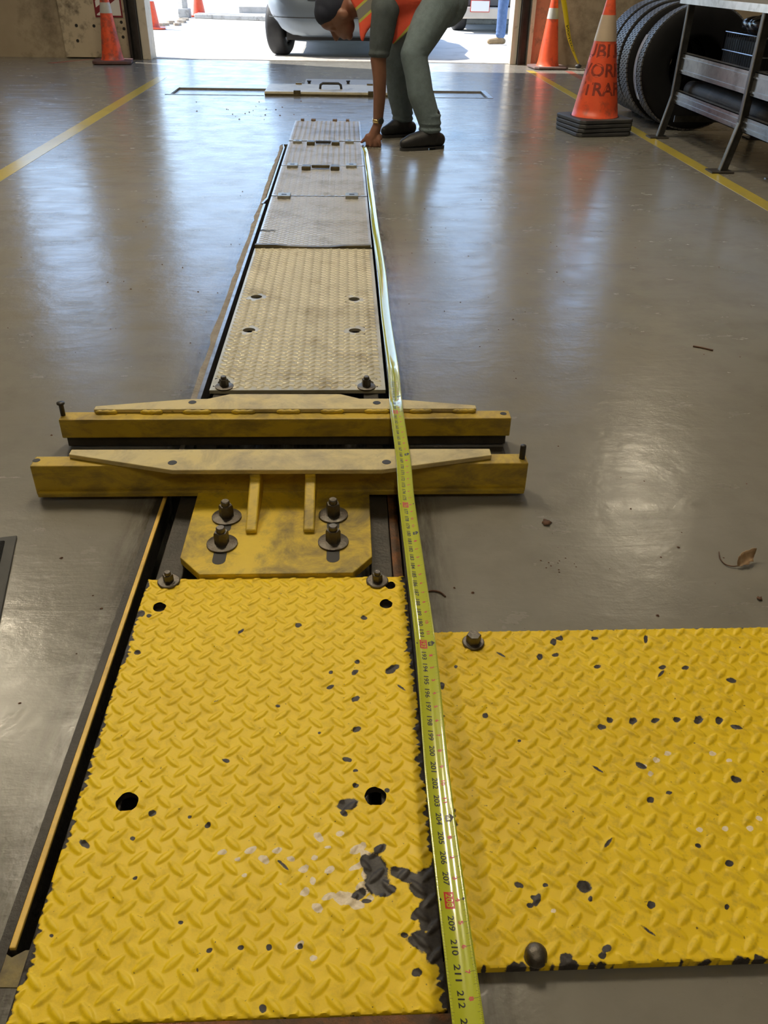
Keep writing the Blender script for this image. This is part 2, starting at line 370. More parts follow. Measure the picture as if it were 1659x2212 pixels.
# red and white striped sign
sg = thing('striped_sign', 'dark red and white diagonal striped sign on the cream board', 'sign', (-2.62, RY1-.09, .42))
p0 = GY(207, 37, RY1-.08); p1 = GY(266, 37, RY1-.08)
sx0, sx1, sz0 = p0.x, p1.x, p0.z; sz1 = sz0+.62; ys = RY1-.085
build('sign_board', MB().box(sx0, sx1, ys, ys+.008, sz0, sz1), WHITE, sg)
mm = MB(); bw = .018
mm.box(sx0,sx1,ys-.002,ys,sz0,sz0+bw).box(sx0,sx1,ys-.002,ys,sz1-bw,sz1).box(sx0,sx0+bw,ys-.002,ys,sz0+bw,sz1-bw).box(sx1-bw,sx1,ys-.002,ys,sz0+bw,sz1-bw)
build('sign_border', mm, SIGNR, sg)
for k in range(5):
    a = sz0+.03+k*.13; b_ = a+.065; h = (sx1-sx0-2*bw)*.62
    zt = lambda z: min(max(z, sz0+bw), sz1-bw)
    build('sign_stripe', MB().prism_dir([(sx0+bw,ys-.002,zt(a)),(sx1-bw,ys-.002,zt(a+h)),(sx1-bw,ys-.002,zt(b_+h)),(sx0+bw,ys-.002,zt(b_))], (0,.002,0)), SIGNR, sg)

# ceiling lights above the frame: two read from floor glare, three added as fill
LLAB = ['warm ceiling fixture above the left floor line','warm ceiling fixture by the door above the tires','added warm fill light over the floor left of the lift','added warm fill light straight over the cream plates','added warm fill light behind the photographer']
for i, (x, y) in enumerate([(-3.4,5.9),(3.9,8.9),(-1.7,4.3),(.45,4.0),(.3,-2.4)]):
    l = thing('ceiling_light', LLAB[i], 'light', (x, y, RZ), 'ceiling fixtures')
    build('housing', MB().box(x-.17, x+.17, y-.66, y+.66, RZ-.13, RZ-.06), JAMBL, l)
    hw_ = (.07,.035,.14,.14,.07)[i]; build('diffuser', MB().box(x-hw_, x+hw_, y-.62, y+.62, RZ-.16, RZ-.131), LAMPM, l)
    for q in (-.385,.385): build('hanger', MB().box(x-.02, x+.02, y+q-.015, y+q+.015, RZ-.06, RZ), GALV, l)

# outdoors
struct('ground', MB().add([(-60,RY1+.5,-.03),(60,RY1+.5,-.03),(60,90,-.03),(-60,90,-.03)], [(0,1,2,3)]), YARD, 'sunlit concrete yard outside the bay door')

# ---------------------------------------------------------------- pit edges and rails
trimn = [8]
def trim(mb, mat, label, **k):
    o = struct('trim_%d' % trimn[0], mb, mat, label, **k); trimn[0] += 1; return o
trim(MB().box(-.2625, -.2545, PITY0+.03, 1.62, -.003, .003), RAILY, 'yellow painted steel edge strip left of the near plate', bevel=.0015)
trim(MB().box(-.2755, -.2630, PITY0, 1.98, -.05, .0015).box(-.2630, -.2548, PITY0+.03, 1.62, -.05, -.0032), STEELD, 'greasy dark steel edge along the left of the channel')
trim(MB().prism([(-.2755,PITY0-.012),(-.2,PITY0-.016),(-.2,PITY0+.028),(-.243,PITY0+.028),(-.256,PITY0+.020),(-.268,PITY0+.027),(-.2755,PITY0+.016)], -.05, .001), yelpaint('smeared_end_paint',(.42,.30,.03),(.10,.075,.03),(.035,.028,.02),.95), 'yellow smeared channel end at the lower left')
trim(MB().box(-.262, -.2505, 1.62, 4.10, -.05, .006), RAILST, 'bare steel edge strip on the left of the cream plates', bevel=.001)
trim(MB().prism([(-.272,4.10),(-.262,4.10),(-.2475,4.20),(-.2475,5.55),(-.262,5.66),(-.267,5.64),(-.2565,5.54),(-.2565,4.22)], -.03, .008), RAILST, 'bent bare steel edge strip on the far left', bevel=.001)
mm = MB(); rn = random.Random(3); pl = []
yy = 1.98
outer = []
while yy < 5.68: outer.append((-.276-.002-rn.random()**2*.010, yy)); yy += .05+rn.random()*.09
inner = [(-.2632, outer[-1][1]), (-.2632, 1.98)]
poly = inner[::-1]+outer[::-1]; poly = [inner[1], inner[0]]+outer[::-1]
mm.prism(poly, -.02, .0016)
trim(mm, pm('broken_grout', (.30,.27,.23), (.19,.16,.13), .8, 0, 18, dirt=(.34,.29,.23), damt=.4, dscale=30, bmp=.6, bscale=60), 'broken brown grout along the left edge of the channel')
trim(MB().box(.2415, .2475, .52, 1.60, -.05, .004), STEELD, 'chipped black steel strip right of the near plate')
trim(MB().box(.2485, .2600, .52, 1.60, -.05, .006), RAILP, 'faded peach painted edge strip right of the near plate', bevel=.001)
trim(MB().box(.2610, .2675, .50, 1.98, -.05, .002), STEELD, 'dark steel edge on the right of the channel')
trim(MB().box(.2470, .2575, 1.85, 5.66, -.05, .005), RAILST, 'bare steel edge strip on the right of the cream plates', bevel=.001)
trim(MB().box(.2200, .2380, 1.20, 1.60, -.05, -.004), RUST, 'brown rusty inner flange right of the base plate')
for x0, x1 in ((-.225,-.177),(.178,.218)):
    trim(MB().box(x0, x1, .52, 1.97, -.09, .0015).box(x0, x1, 1.97, 5.69, -.09, -.003), STEELD, 'dark steel support rail inside the channel', bevel=.002)
for x0, x1 in ((-.246,-.236),(.2335,.2395)):
    pass
trim(MB().box(-.24, .246, .404, .4395, .0005, .0105), RUST, 'rusty steel bar across the near end of the yellow plate', bevel=.001)

# ---------------------------------------------------------------- tread plates
LA = .0335
def lug_field(X, Y):
    """height 0..1 of diamond tread at each point and the id of the lug"""
    best = np.zeros_like(X); lid = np.full(X.shape, -1, dtype=np.int64)
    for off, ang in ((0.0, PI/4), (.5, -PI/4)):
        i = np.floor(X/LA-off+.5); j = np.floor(Y/LA-off+.5)
        dx = X-(i+off)*LA; dy = Y-(j+off)*LA
        s = dx*math.cos(ang)+dy*math.sin(ang); tt = -dx*math.sin(ang)+dy*math.cos(ang)
        L, wd = .0146, .0050
        q = 1-(s/L)**2; wloc = wd*np.clip(q, 0, None)**.8+1e-6
        e = np.clip(1-(tt/wloc)**2, 0, 1)*np.clip(q, 0, 1)**.4
        e = np.where(q > 0, np.sqrt(e), 0)
        k = (i.astype(np.int64)+5000)*20011+(j.astype(np.int64)+5000)*2+(1 if off else 0)
        lid = np.where(e > best, k, lid); best = np.maximum(best, e)
    return best, lid
def wob(x, seed, f=1.0):
    r = np.random.RandomState(seed); out = 0
    for k in range(9):
        fr = f*(8+k*k*4.2); out = out+np.sin(x*fr+r.rand()*9)*(.9**k)*.33
    return out
def tread_grid(name, x0, x1, y0, y1, zt, zb, step, mat, parent, holes=(), chips=(), primer=(), rag=None, lugchip=0, lugh=.0016, seed=1, skew=None):
    nx = int((x1-x0)/step)+1; ny = int((y1-y0)/step)+1
    xs = np.linspace(x0, x1, nx); ys_ = np.linspace(y0, y1, ny); X, Y = np.meshgrid(xs, ys_)
    for hx, hy, hr in holes:
        d = np.hypot(X-hx, Y-hy); near = (d < hr+step*.35) & (d > hr-step*1.5)
        X = np.where(near, hx+(X-hx)/np.maximum(d,1e-9)*hr, X); Y = np.where(near, hy+(Y-hy)/np.maximum(d,1e-9)*hr, Y)
    L, lid = lug_field(X, Y)
    rs = np.random.RandomState(seed)
    chip = np.full(X.shape, -1.0)
    def blobs(field, lst):
        for c in lst:
            px, py, a, b = c[:4]; th = c[4] if len(c) > 4 else 0.0
            g = G(px, py, zt); gx = G(px+1, py, zt)-g; gy = G(px, py+1, zt)-g
            # invert the local pixel map
            det = gx.x*gy.y-gx.y*gy.x; dx, dy = X-g.x, Y-g.y
            u = (dx*gy.y-dy*gy.x)/det; v = (-dx*gx.y+dy*gx.x)/det
            cu = u*math.cos(th)+v*math.sin(th); cv = -u*math.sin(th)+v*math.cos(th)
            d = np.sqrt((cu/a)**2+(cv/b)**2); field = np.maximum(field, np.clip((1-d)*1.1, -1, 1))
        return field
    chip = blobs(chip, chips); pr = blobs(np.full(X.shape, -1.0), primer)
    if rag is not None: chip = np.maximum(chip, np.clip(rag(X, Y), -1, 1))
    if lugchip:
        h = ((lid*2654435761) % 1000003)/1000003.0
        sel = (h < lugchip) & (L > .35)
        chip = np.maximum(chip, np.where(sel, (L-.88)*2.2, -1))
    Z = zt+L*lugh*(1-.25*np.clip(chip*4,0,1))-.0004*np.clip(chip*6,0,1)
    edge = np.minimum(np.minimum(X-x0, x1-X), np.minimum(Y-y0, y1-Y)); Z = np.where(edge < .0015, zt-.0008, Z)
    V = np.stack([X, Y, Z], -1).reshape(-1, 3)
    idx = np.arange(nx*ny).reshape(ny, nx)
    F = np.stack([idx[:-1,:-1], idx[:-1,1:], idx[1:,1:], idx[1:,:-1]], -1).reshape(-1, 4)
    if holes:
        keep = np.ones(len(F), bool)
        for hx, hy, hr in holes:
            dv_ = np.hypot(V[:,0]-hx, V[:,1]-hy); cc = V[F].mean(1); keep &= (dv_[F].min(1) > hr-1e-5) & (np.hypot(cc[:,0]-hx, cc[:,1]-hy) > hr)
        F = F[keep]
    # skirt
    b = np.concatenate([idx[0,:], idx[1:,-1], idx[-1,-2::-1], idx[-2:0:-1,0]]); nb = len(b)
    VB = V[b].copy(); VB[:,2] = zb; n0 = len(V); V = np.concatenate([V, VB])
    j = np.arange(nb); k = (j+1) % nb
    F = np.concatenate([F, np.stack([b[k], b[j], n0+j, n0+k], -1)])
    Lo = worldloc(parent); V = V-np.array([Lo.x, Lo.y, Lo.z])
    me = bpy.data.meshes.new(name); me.vertices.add(len(V)); me.vertices.foreach_set('co', V.astype(np.float32).ravel())
    me.loops.add(F.size); me.loops.foreach_set('vertex_index', F.astype(np.int32).ravel())
    me.polygons.add(len(F)); me.polygons.foreach_set('loop_start', np.arange(0, F.size, 4, dtype=np.int32)); me.polygons.foreach_set('loop_total', np.full(len(F), 4, dtype=np.int32))
    me.update(calc_edges=True); me.validate()
    me.polygons.foreach_set('use_smooth', [True]*len(me.polygons)); me.set_sharp_from_angle(angle=math.radians(60))
    for an, fld in (('chip', chip), ('primer', pr)):
        a = me.attributes.new(an, 'FLOAT', 'POINT'); full = np.concatenate([fld.ravel(), fld.ravel()[b]])
        a.data.foreach_set('value', full.astype(np.float32))
    me.materials.append(mat); o = bpy.data.objects.new(name, me); COL.objects.link(o); o.parent = parent; ORG[o.name] = Lo
    return o

# shared bolt meshes
def hexbolt(name, r, h, wr, wh, dome=False, stud=0):
    m = MB(); m.lathe([(.0001,0),(wr,0),(wr,wh*.75),(wr*.93,wh),(.0001,wh)], n=24)
    if dome: m.lathe([(r,wh),(r,wh+h*.35),(r*.93,wh+h*.62),(r*.68,wh+h*.86),(r*.35,wh+h*.97),(.0001,wh+h)], n=20)
    else:
        m.lathe([(r,wh),(r,wh+h*.86),(r*.88,wh+h),(.0001,wh+h)], n=6)
    if stud: m.lathe([(r*.62,wh+h),(r*.62,wh+h+stud*.8),(r*.5,wh+h+stud),(.0001,wh+h+stud)], n=14)
    return m
def place(name, mb, mat, parent, pts, smooth=False, rot=None):
    first = None
    for i, p in enumerate(pts):
        if first is None:
            me_o = build(name, MB(), mat); bpy.data.objects.remove(me_o)
            m2 = MB(); m2.v = [tuple(Vector(v)+Vector(p)) for v in mb.v]; m2.f = mb.f
            first = build(name, m2, mat, parent, loc=p)
            autosmooth(first, 35)
        else:
            c = first.copy(); COL.objects.link(c); c.parent = parent; c.location = Vector(p)-worldloc(parent); ORG[c.name] = Vector(p)
            c.rotation_euler.z = i*.7

# near yellow plate
ZP = .012
NP = thing('tread_plate', 'bright yellow diamond tread plate with chipped paint in the foreground', 'floor plate', (0,.82,0), 'tread plates over the lift channel')
hl = [G(345,1312,ZP), G(834,1305,ZP), G(275,1733,ZP), G(811,1721,ZP), G(842,1262,ZP)]
holes = [(hl[0].x,hl[0].y,.0115),(hl[1].x,hl[1].y,.0115),(hl[2].x,hl[2].y,.0150),(hl[3].x,hl[3].y,.0150),(hl[4].x,hl[4].y-.004,.010)]
dark = [(752,1737,24,13,-.3),(742,1757,9,5,.5),(822,1832,16,9,-.5),(812,1875,24,34,-.25),(815,1910,30,28),(835,1925,22,12,-.4),(790,1862,12,16),(776,1932,18,11,-.5),(792,1946,12,5),
        (880,1893,40,13,.25),(915,1905,28,26),(928,1950,16,44),(918,1975,14,40),(935,2010,14,60),(915,2035,32,22,.3),(940,2062,18,22),(898,1976,9,17,.6),(900,2101,11,9),(868,1884,24,10,.2),(925,1890,20,16),(905,1925,26,12,.6),
        (768,1697,7,5),(836,1707,6,5),(768,1665,6,4),(847,1446,16,7,-.5),(772,1430,6,4),(767,1452,8,5,-.5),(768,1510,9,6,-.5),(714,1484,8,4,-.4),(714,1452,5,4),(770,1576,10,5,-.4),(747,1640,8,5),(755,1642,5,4),
        (645,1350,7,4),(787,1335,7,4),(520,1365,8,3,-.8),(488,1643,9,5,.2),(330,1757,9,6,-.4),(410,1765,5,4),(449,1783,7,5,-.6),(287,1811,6,5),(183,1823,13,7,.6),(292,1898,6,5,-.3),(390,1993,6,4),(452,2053,7,5,-.5),(520,2047,7,5,-.2),(111,2021,5,4),
        (568,2178,8,10),(648,2044,6,6),(581,2046,6,7),(874,2020,8,5),(643,1351,6,5),(600,1525,5,3),(690,1583,4,3),(297,1410,7,4),(305,1325,8,7),(322,1330,6,4)]
prim = [(688,1808,14,8,.7),(734,1801,9,7),(773,1833,20,9,-.5),(790,1845,12,9,.3),(787,1862,9,16),(772,1872,20,7,-.45),(790,1890,9,12),(786,1920,18,18),(750,1942,30,16,.1),(770,1955,18,10),(708,1937,17,8,-.5),(685,1961,13,9,.6),
        (659,1928,11,8,-.4),(711,1880,12,7,-.6),(656,1878,12,8,-.5),(676,1902,7,9),(680,1853,8,7),(629,1856,10,6,.3),(599,1838,13,6,-.5),(570,1857,14,8,.6),(541,1837,14,7,-.5),(513,1857,8,6),(480,1842,12,6,-.4),(528,1892,6,5),(708,1831,7,4),(800,1941,10,9),(646,2042,13,7,-.6),(678,2070,9,7),(606,1910,3,3)]
def rag_near(X, Y):
    dl = X+.2345; dr = .2405-X
    wl = .0030+.0055*wob(Y, 5, 3)+np.where((Y < .80)&(Y > .62), .006, 0)*wob(Y,8,3)
    wr = .0045+.0065*wob(Y, 6, 3)
    wf = -.004+.005*wob(X, 9, 3)
    return np.maximum.reduce([(wl-dl)/.010, (wr-dr)/.010, np.where(Y > 1.12, (wf-(1.207-Y))/.01, -1)])
o = tread_grid('plate', -.2345, .2405, .4405, 1.2065, ZP, .002, .0016, YEL, NP, holes, dark, prim, rag_near, .004, .0022)
for hx, hy, hr in holes: build('hole_rim', MB().lathe([(hr*1.01,ZP-.0005),(hr*1.01,.002)], (hx,hy,0), n=36), STEELD, NP, smooth=True)
NB = hexbolt('bolt', .0098, .014, .0205, .0045, stud=.006)
place('bolt', NB, BOLT, NP, [(G(365,1258,ZP).x, G(365,1258,ZP).y, ZP), (G(815,1257,ZP).x, G(815,1257,ZP).y, ZP)])
# soot in the lugs left as material; side plate
SPZ = .016
SP = thing('tread_plate', 'wide yellow tread plate with scraped lugs lying on the floor at the right', 'floor plate', (.70,.76,0), 'tread plates over the lift channel')
sd = [(1262,1915,17,12,.4),(1407,1955,9,8),(1405,1955,7,9),(1575,1865,9,7,.3),(1508,1827,7,5,.3),(1155,1940,11,5,.5),(1120,1912,11,6,.5),(1160,1945,7,13,.4),(1145,1957,7,6),(1178,1912,6,5),(1215,2105,4,4),(1222,2070,13,12),(1301,2065,8,7),(1310,2050,9,8),(1275,1942,5,6),
      (1385,1655,14,6,.5),(1590,1684,12,6,.3),(1590,1571,13,5,.3),(1300,1571,9,6,.3),(1578,1470,11,4,.3),(1195,1388,7,7),(1208,1380,8,5),(1285,1380,8,4),(1395,1380,5,9),(1165,1420,6,6),(1200,1415,8,4),(1290,1440,7,4),(1430,1442,8,4),(1480,1443,8,4),(1122,1600,4,3),(955,1482,6,7),(985,1440,4,4),(1048,1546,6,5,.5),(1570,1960,5,5),(1405,1728,8,7),(1445,1713,6,5)]
sg_ = [(1317,1556,7,6),(1368,1557,9,7,-.5),(1416,1556,9,5,-.2),(1462,1555,8,6),(1509,1556,9,9),(1553,1556,8,8)]
def rag_side(X, Y):
    return np.maximum.reduce([(-.001+.006*wob(X,21,2.6)-(Y-.4835))/.010, (-.001+.0035*wob(X,22,3)-(1.0475-Y))/.010, (.001+.005*wob(Y,23,3)-(X-.2705))/.010])
o = tread_grid('plate', .2705, 1.20, .4835, 1.0475, SPZ, .0055, .00165, YEL_SIDE, SP, (), sd+sg_, [(1442,1628,8,6),(1418,1642,8,5),(1390,1655,8,5),(1405,1672,6,5),(1640,1768,8,5,.5),(1540,1628,8,5),(1575,1643,8,5),(1510,1793,8,6),(1567,1790,8,6),(1620,1790,8,7),(1120,1912,8,5),(1160,1945,7,8),(1195,1968,6,5)], rag_side, .016, .0024)
build('underlay', MB().box(.275, 1.195, .493, 1.045, .0003, .0055), STEELD, SP)
b1 = G(1022,1390,SPZ); b2 = G(1158,2075,SPZ)
place('bolt', hexbolt('b', .0125, .015, .0185, .005), BOLT, SP, [(b1.x,b1.y,SPZ)])
place('bolt', hexbolt('b', .0130, .0145, .0135, .0012, dome=True), BOLT, SP, [(b2.x,b2.y+.004,SPZ)])

# far cream plates: lugs as one relief mesh each
def lugs_mesh(x0, x1, y0, y1, z, holes=(), lh=.003):
    LX, LY = .0334, .0276; m = MB(); i0, i1 = int(x0/LX)-2, int(x1/LX)+2; j0, j1 = int(y0/LY)-2, int(y1/LY)+2
    for off, ang in ((0,math.radians(27)),(.5,-math.radians(27))):
        c, s = math.cos(ang), math.sin(ang)
        for i in range(i0, i1+1):
            for j in range(j0, j1+1):
                cx, cy = (i+off)*LX, (j+off)*LY
                if not (x0+.010 < cx < x1-.010 and y0+.008 < cy < y1-.008): continue
                if any(math.hypot(cx-hx, cy-hy) < hr+.008 for hx,hy,hr in holes): continue
                vs = []
                for (u, v, h) in ((-.0125,0,0),(-.0065,-.0040,0),(.0065,-.0040,0),(.0125,0,0),(.0065,.0040,0),(-.0065,.0040,0),(-.0085,0,lh),(.0085,0,lh)):
                    vs.append((cx+u*c-v*s, cy+u*s+v*c, z+h))
                m.add(vs, [(0,1,6),(1,2,7,6),(2,3,7),(3,4,7),(4,5,6,7),(5,0,6)])
    return m
def poly_plate(x0, x1, y0, y1, z0, z1, holes):
    bm = bmesh.new(); n = 20
    m = MB()
    # frame of grid cells around each hole
    hs = []
    for hx, hy, hr in holes:
        q = hr*1.6; hs.append((hx-q, hx+q, hy-q, hy+q))
        ring = [(hx+hr*math.cos(2*PI*k/n), hy+hr*math.sin(2*PI*k/n)) for k in range(n)]
        sq = []
        for k in range(n):
            a = 2*PI*k/n; c, s = math.cos(a), math.sin(a); mx = max(abs(c),abs(s)); sq.append((hx+q*c/mx, hy+q*s/mx))
        for k in range(n):
            j = (k+1)%n
            m.add([(*ring[k],z1),(*sq[k],z1),(*sq[j],z1),(*ring[j],z1)], [(0,1,2,3)])
            m.add([(*ring[k],z1),(*ring[j],z1),(*ring[j],z0),(*ring[k],z0)], [(0,1,2,3)])
    for r in rects_minus(x0,x1,y0,y1,hs): m.add([(r[0],r[2],z1),(r[1],r[2],z1),(r[1],r[3],z1),(r[0],r[3],z1)], [(0,1,2,3)])
    m.add([(x0,y0,z0),(x1,y0,z0),(x1,y1,z0),(x0,y1,z0),(x0,y0,z1),(x1,y0,z1),(x1,y1,z1),(x0,y1,z1)], [(0,1,5,4),(1,2,6,5),(2,3,7,6),(3,0,4,7)])
    bm.free(); return m
fh = [G(554,641,.008), G(765,646,.008), G(538,713,.008), G(767,714,.008), G(484,826,.008), G(794,827,.008)]
ZF = .008
secs = [(2.025,3.350,'long cream tread plate with six holes just beyond the yellow beams',CREAM2),
        (3.372,4.245,'cream tread plate with a short black slot in its left edge',CREAM),
        (4.262,4.990,'cream tread plate between the bronze handle bar and two latch blocks',CREAM),
        (5.005,5.760,'cream tread plate with a dark handle bar along its far edge',CREAM),
        (5.775,6.590,'farthest cream tread plate with four small brown blocks on its edge',CREAM)]
PL = []
for i, (y0, y1, lab, mt) in enumerate(secs):
    p = thing('tread_plate', lab, 'floor plate', (0,(y0+y1)/2,0), 'tread plates over the lift channel')
    hs = [(q.x,q.y,.0195 if k < 4 else .017) for k,q in enumerate(fh)] if i == 0 else []
    z = ZF + (.004 if i == 4 else 0)
    build('plate', poly_plate(-.2345, .2375, y0, y1, -.002 if i < 4 else .0015, z, hs), mt, p)
    tag(build('tread_lugs', lugs_mesh(-.2345, .2375, y0, y1, z, hs, .0036 if i == 0 else .0022), mt, p, smooth=True), kind='stuff')
    PL.append(p)
place('bolt', hexbolt('b', .0125, .020, .0250, .004, stud=.008), BOLT, PL[0], [(G(482,846,ZF).x, 2.045, ZF), (G(792,846,ZF).x, 2.043, ZF)])
build('slot', MB().prism([(-.2346,3.604),(-.170,3.598),(-.168,3.612),(-.170,3.626),(-.2346,3.630)], ZF-.002, ZF+.0006), BLACKPIT, PL[1])
# seam flat bar between the first two plates (dirty, slightly bowed)
sb = tag(build('seam_bar', MB().loft([[(x,3.352+.004*math.sin(x*9),ZF-.004),(x,3.372+.003*math.sin(x*7),ZF-.004),(x,3.370,ZF+hh),(x,3.350,ZF+hh)] for x,hh in ((-.233,.014),(-.15,.014),(-.1,.009),(0,.006),(.07,.006),(.12,.011),(.232,.014))]), yelpaint('dirty_seam_paint',(.20,.16,.06),(.10,.08,.04),(.03,.025,.02),.9)), 'dark grimy bar across the seam of the cream plates', 'bar')
def latch(px, py, w, d, p, mat=GALV):
    g = G(px, py, ZF); build('latch_block', MB().box(g.x-w/2, g.x+w/2, g.y-d/2, g.y+d/2, ZF, ZF+.016), mat, p, bevel=.002)
    build('latch_slot', MB().box(g.x-w*.2, g.x+w*.2, g.y-d*.12, g.y+d*.12, ZF+.0155, ZF+.0166), BLACKPIT, p)
LATCH = pm('worn_latch_metal', (.34,.33,.28), (.24,.23,.19), .4, .6, 30)
DKBRASS = pm('dark_bronze_bar', (.14,.11,.05), (.08,.065,.035), .42, .6, 30)
for px, py in ((614,427),(760,427)): latch(px, py, .062, .07, PL[1], LATCH)
for px, py in ((632,361),(759,361)): latch(px, py, .06, .075, PL[2], LATCH)
for px, py in ((643,309),(755,309)): latch(px, py, .055, .06, PL[3], LATCH)
def hbar(x0, x1, py, p, mat):
    a, b = G(x0,py,ZF), G(x1,py,ZF); y = a.y-.01
    build('handle_bar', MB().box(a.x+.03, b.x-.03, y-.012, y+.012, ZF+.006, ZF+.022), mat, p, bevel=.004)
    for x in (a.x, b.x): build('handle_lug', MB().box(x-.025, x+.025, y-.05, y+.015, ZF, ZF+.022), DKBRASS, p, bevel=.005)
hbar(662, 724, 364, PL[2], DKBRASS); hbar(672, 725, 311, PL[3], CARD)
for px, w in ((652,.022),(676,.03),(723,.03),(751,.022)):
    g = G(px, 267, .012); build('edge_block', MB().box(g.x-w*.55, g.x+w*.55, 6.560, 6.600, .011, .026), pm('rusty_block',(.20,.13,.08),(.15,.10,.06),.6,.3,30) if px == 652 else bpy.data.materials['rusty_block'], PL[4], bevel=.003)

# ---------------------------------------------------------------- lift bolsters
# near bolster
nb = thing('lift_bolster', 'near yellow steel lift bolster with two ribs and a bolted base plate', 'lift beam', (0,1.5,0), 'twin lift bolsters across the channel')
build('beam', MB().box(-.526, .520, 1.500, 1.542, .012, .0835), BEAMY, nb, bevel=.003)
build('lower_flange', MB().box(-.520, .516, 1.490, 1.4995, .012, .024), BEAMY, nb, bevel=.002)
tp = [(-.452,1.551),(-.452,1.527),(-.235,1.472),(-.05,1.456),(.205,1.456),(.225,1.470),(.442,1.520),(.442,1.548)]
tp = [(-.452,1.551),(-.452,1.530),(-.225,1.462),(.205,1.458),(.442,1.516),(.442,1.545)]
def holed_top(name, poly, z0, z1, hs, mat, parent, bev=.002):
    o = build(name, MB().prism(poly, z0, z1), mat, parent, bevel=bev)
    for x, y, r in hs: build('hole', MB().lathe([(.0001,.0006),(r*.93,.0006),(r,.0001)], (x,y,z1), n=20), BLACKPIT, parent)
    return o
holed_top('top_plate', tp, .0838, .0945, [(-.229,1.492,.0095),(.216,1.489,.0095)], BEAMTOP, nb)
build('pin_hole', MB().lathe([(.0001,.0006),(.0075,.0006),(.008,.0001)], (-.519,1.524,.0835), n=18), BLACKPIT, nb)
build('locating_pin', MB().lathe([(.0065,0),(.0065,.030),(.0055,.032),(.0001,.032)], (.509,1.521,.0835), n=14), JAMBB, nb, smooth=True)
for x0, x1 in ((-.068,-.046),(.046,.068)):
    build('rib', MB().prism_dir([(x0,1.4985,.0835),(x0,1.4590,.0835),(x0,1.4590,.074),(x0,1.336,.030),(x0,1.336,.0215),(x0,1.4985,.0215)], (x1-x0,0,0)), BASEY, nb, bevel=.003)
bp = [(-.140,1.2085),(.143,1.2085),(.180,1.258),(.180,1.535),(-.184,1.535),(-.184,1.262)]
bpl = build('base_plate', MB().prism(bp, .004, .021), BASEY, nb, bevel=.0015)
sl = []
for px, py in ((490,1118),(720,1114),(480,1176),(720,1172)):
    g = G(px, py, .021); sl.append((g.x, g.y, .0212))
for x, y, z in sl:
    yy0 = y-.052 if y < 1.35 else y-.04
    build('slot', MB().prism([(x+.0125*math.cos(a), yy0+.0125*math.sin(a)) for a in [PI+PI*k/8 for k in range(9)]]+[(x+.0125,y),(x-.0125,y)], .0205, .0214), BLACKPIT, nb)
place('bolt', hexbolt('b', .0145, .026, .030, .0045, stud=.010), BOLT, nb, sl)
# grease smears live in BASEY; far bolster
fb = thing('lift_bolster', 'far yellow steel lift bolster with weld beads along its edge', 'lift beam', (0,1.75,0), 'twin lift bolsters across the channel')
build('beam', MB().box(-.531, .521, 1.7190, 1.760, .030, .0785), BEAMY, fb, bevel=.003)
build('lower_flange', MB().box(-.524, .514, 1.728, 1.760, .004, .030), STEELD, fb, bevel=.002)
ft = [(-.462,1.757),(.444,1.755),(.444,1.772),(.235,1.812),(.165,1.812),(.125,1.838),(-.150,1.840),(-.195,1.815),(-.250,1.813),(-.462,1.775)]
ft = [(-.457,1.752),(.441,1.750),(.441,1.768),(.235,1.806),(.165,1.806),(.118,1.832),(-.150,1.834),(-.200,1.808),(-.250,1.806),(-.457,1.770)]
holed_top('top_plate', ft, .0788, .0885, [(-.234,1.788,.0095),(.205,1.782,.0095)], BEAMTOP, fb)
for a, b in ((202,249),(300,348),(392,453),(498,549),(596,648),(692,743),(788,842),(886,935),(980,1030)):
    A, B = G(a,901,.080), G(b,901,.080); n = 9
    build('weld_bead', MB().tube([(A.x+(B.x-A.x)*k/n, 1.7495, .0815) for k in range(n+1)], [.003]+[.0058+.0012*math.sin(k*2.1) for k in range(n-1)]+[.003], 8), BASEY, fb, smooth=True)
build('pin_hole', MB().lathe([(.0001,.0006),(.0075,.0006),(.008,.0001)], (.505,1.742,.0785), n=18), BLACKPIT, fb)
g = G(136, 898, .0785)
build('locating_pin', MB().lathe([(.0055,0),(.0055,.028),(.009,.029),(.009,.033),(.0001,.033)], (g.x,1.742,.0785), n=14), JAMBB, fb, smooth=True)
for s in (-1,1):
    build('gusset', MB().prism_dir([(s*.10,1.7605,.010),(s*.10,1.7605,.0785),(s*.10,1.80,.0785),(s*.10,1.86,.02),(s*.10,1.86,.010)], (.012,0,0)), BASEY, fb)
build('base_plate', MB().prism([(-.17,1.7605),(.17,1.7605),(.17,1.86),(.13,1.90),(-.13,1.90),(-.17,1.86)], .002, .012), BASEY, fb)
tag(build('steel_strap', MB().box(-.515, .508, 1.552, 1.716, .0005, .0035), STEELD, bevel=.001), 'dark greasy flat steel lying between the two yellow bolsters', 'steel plate')

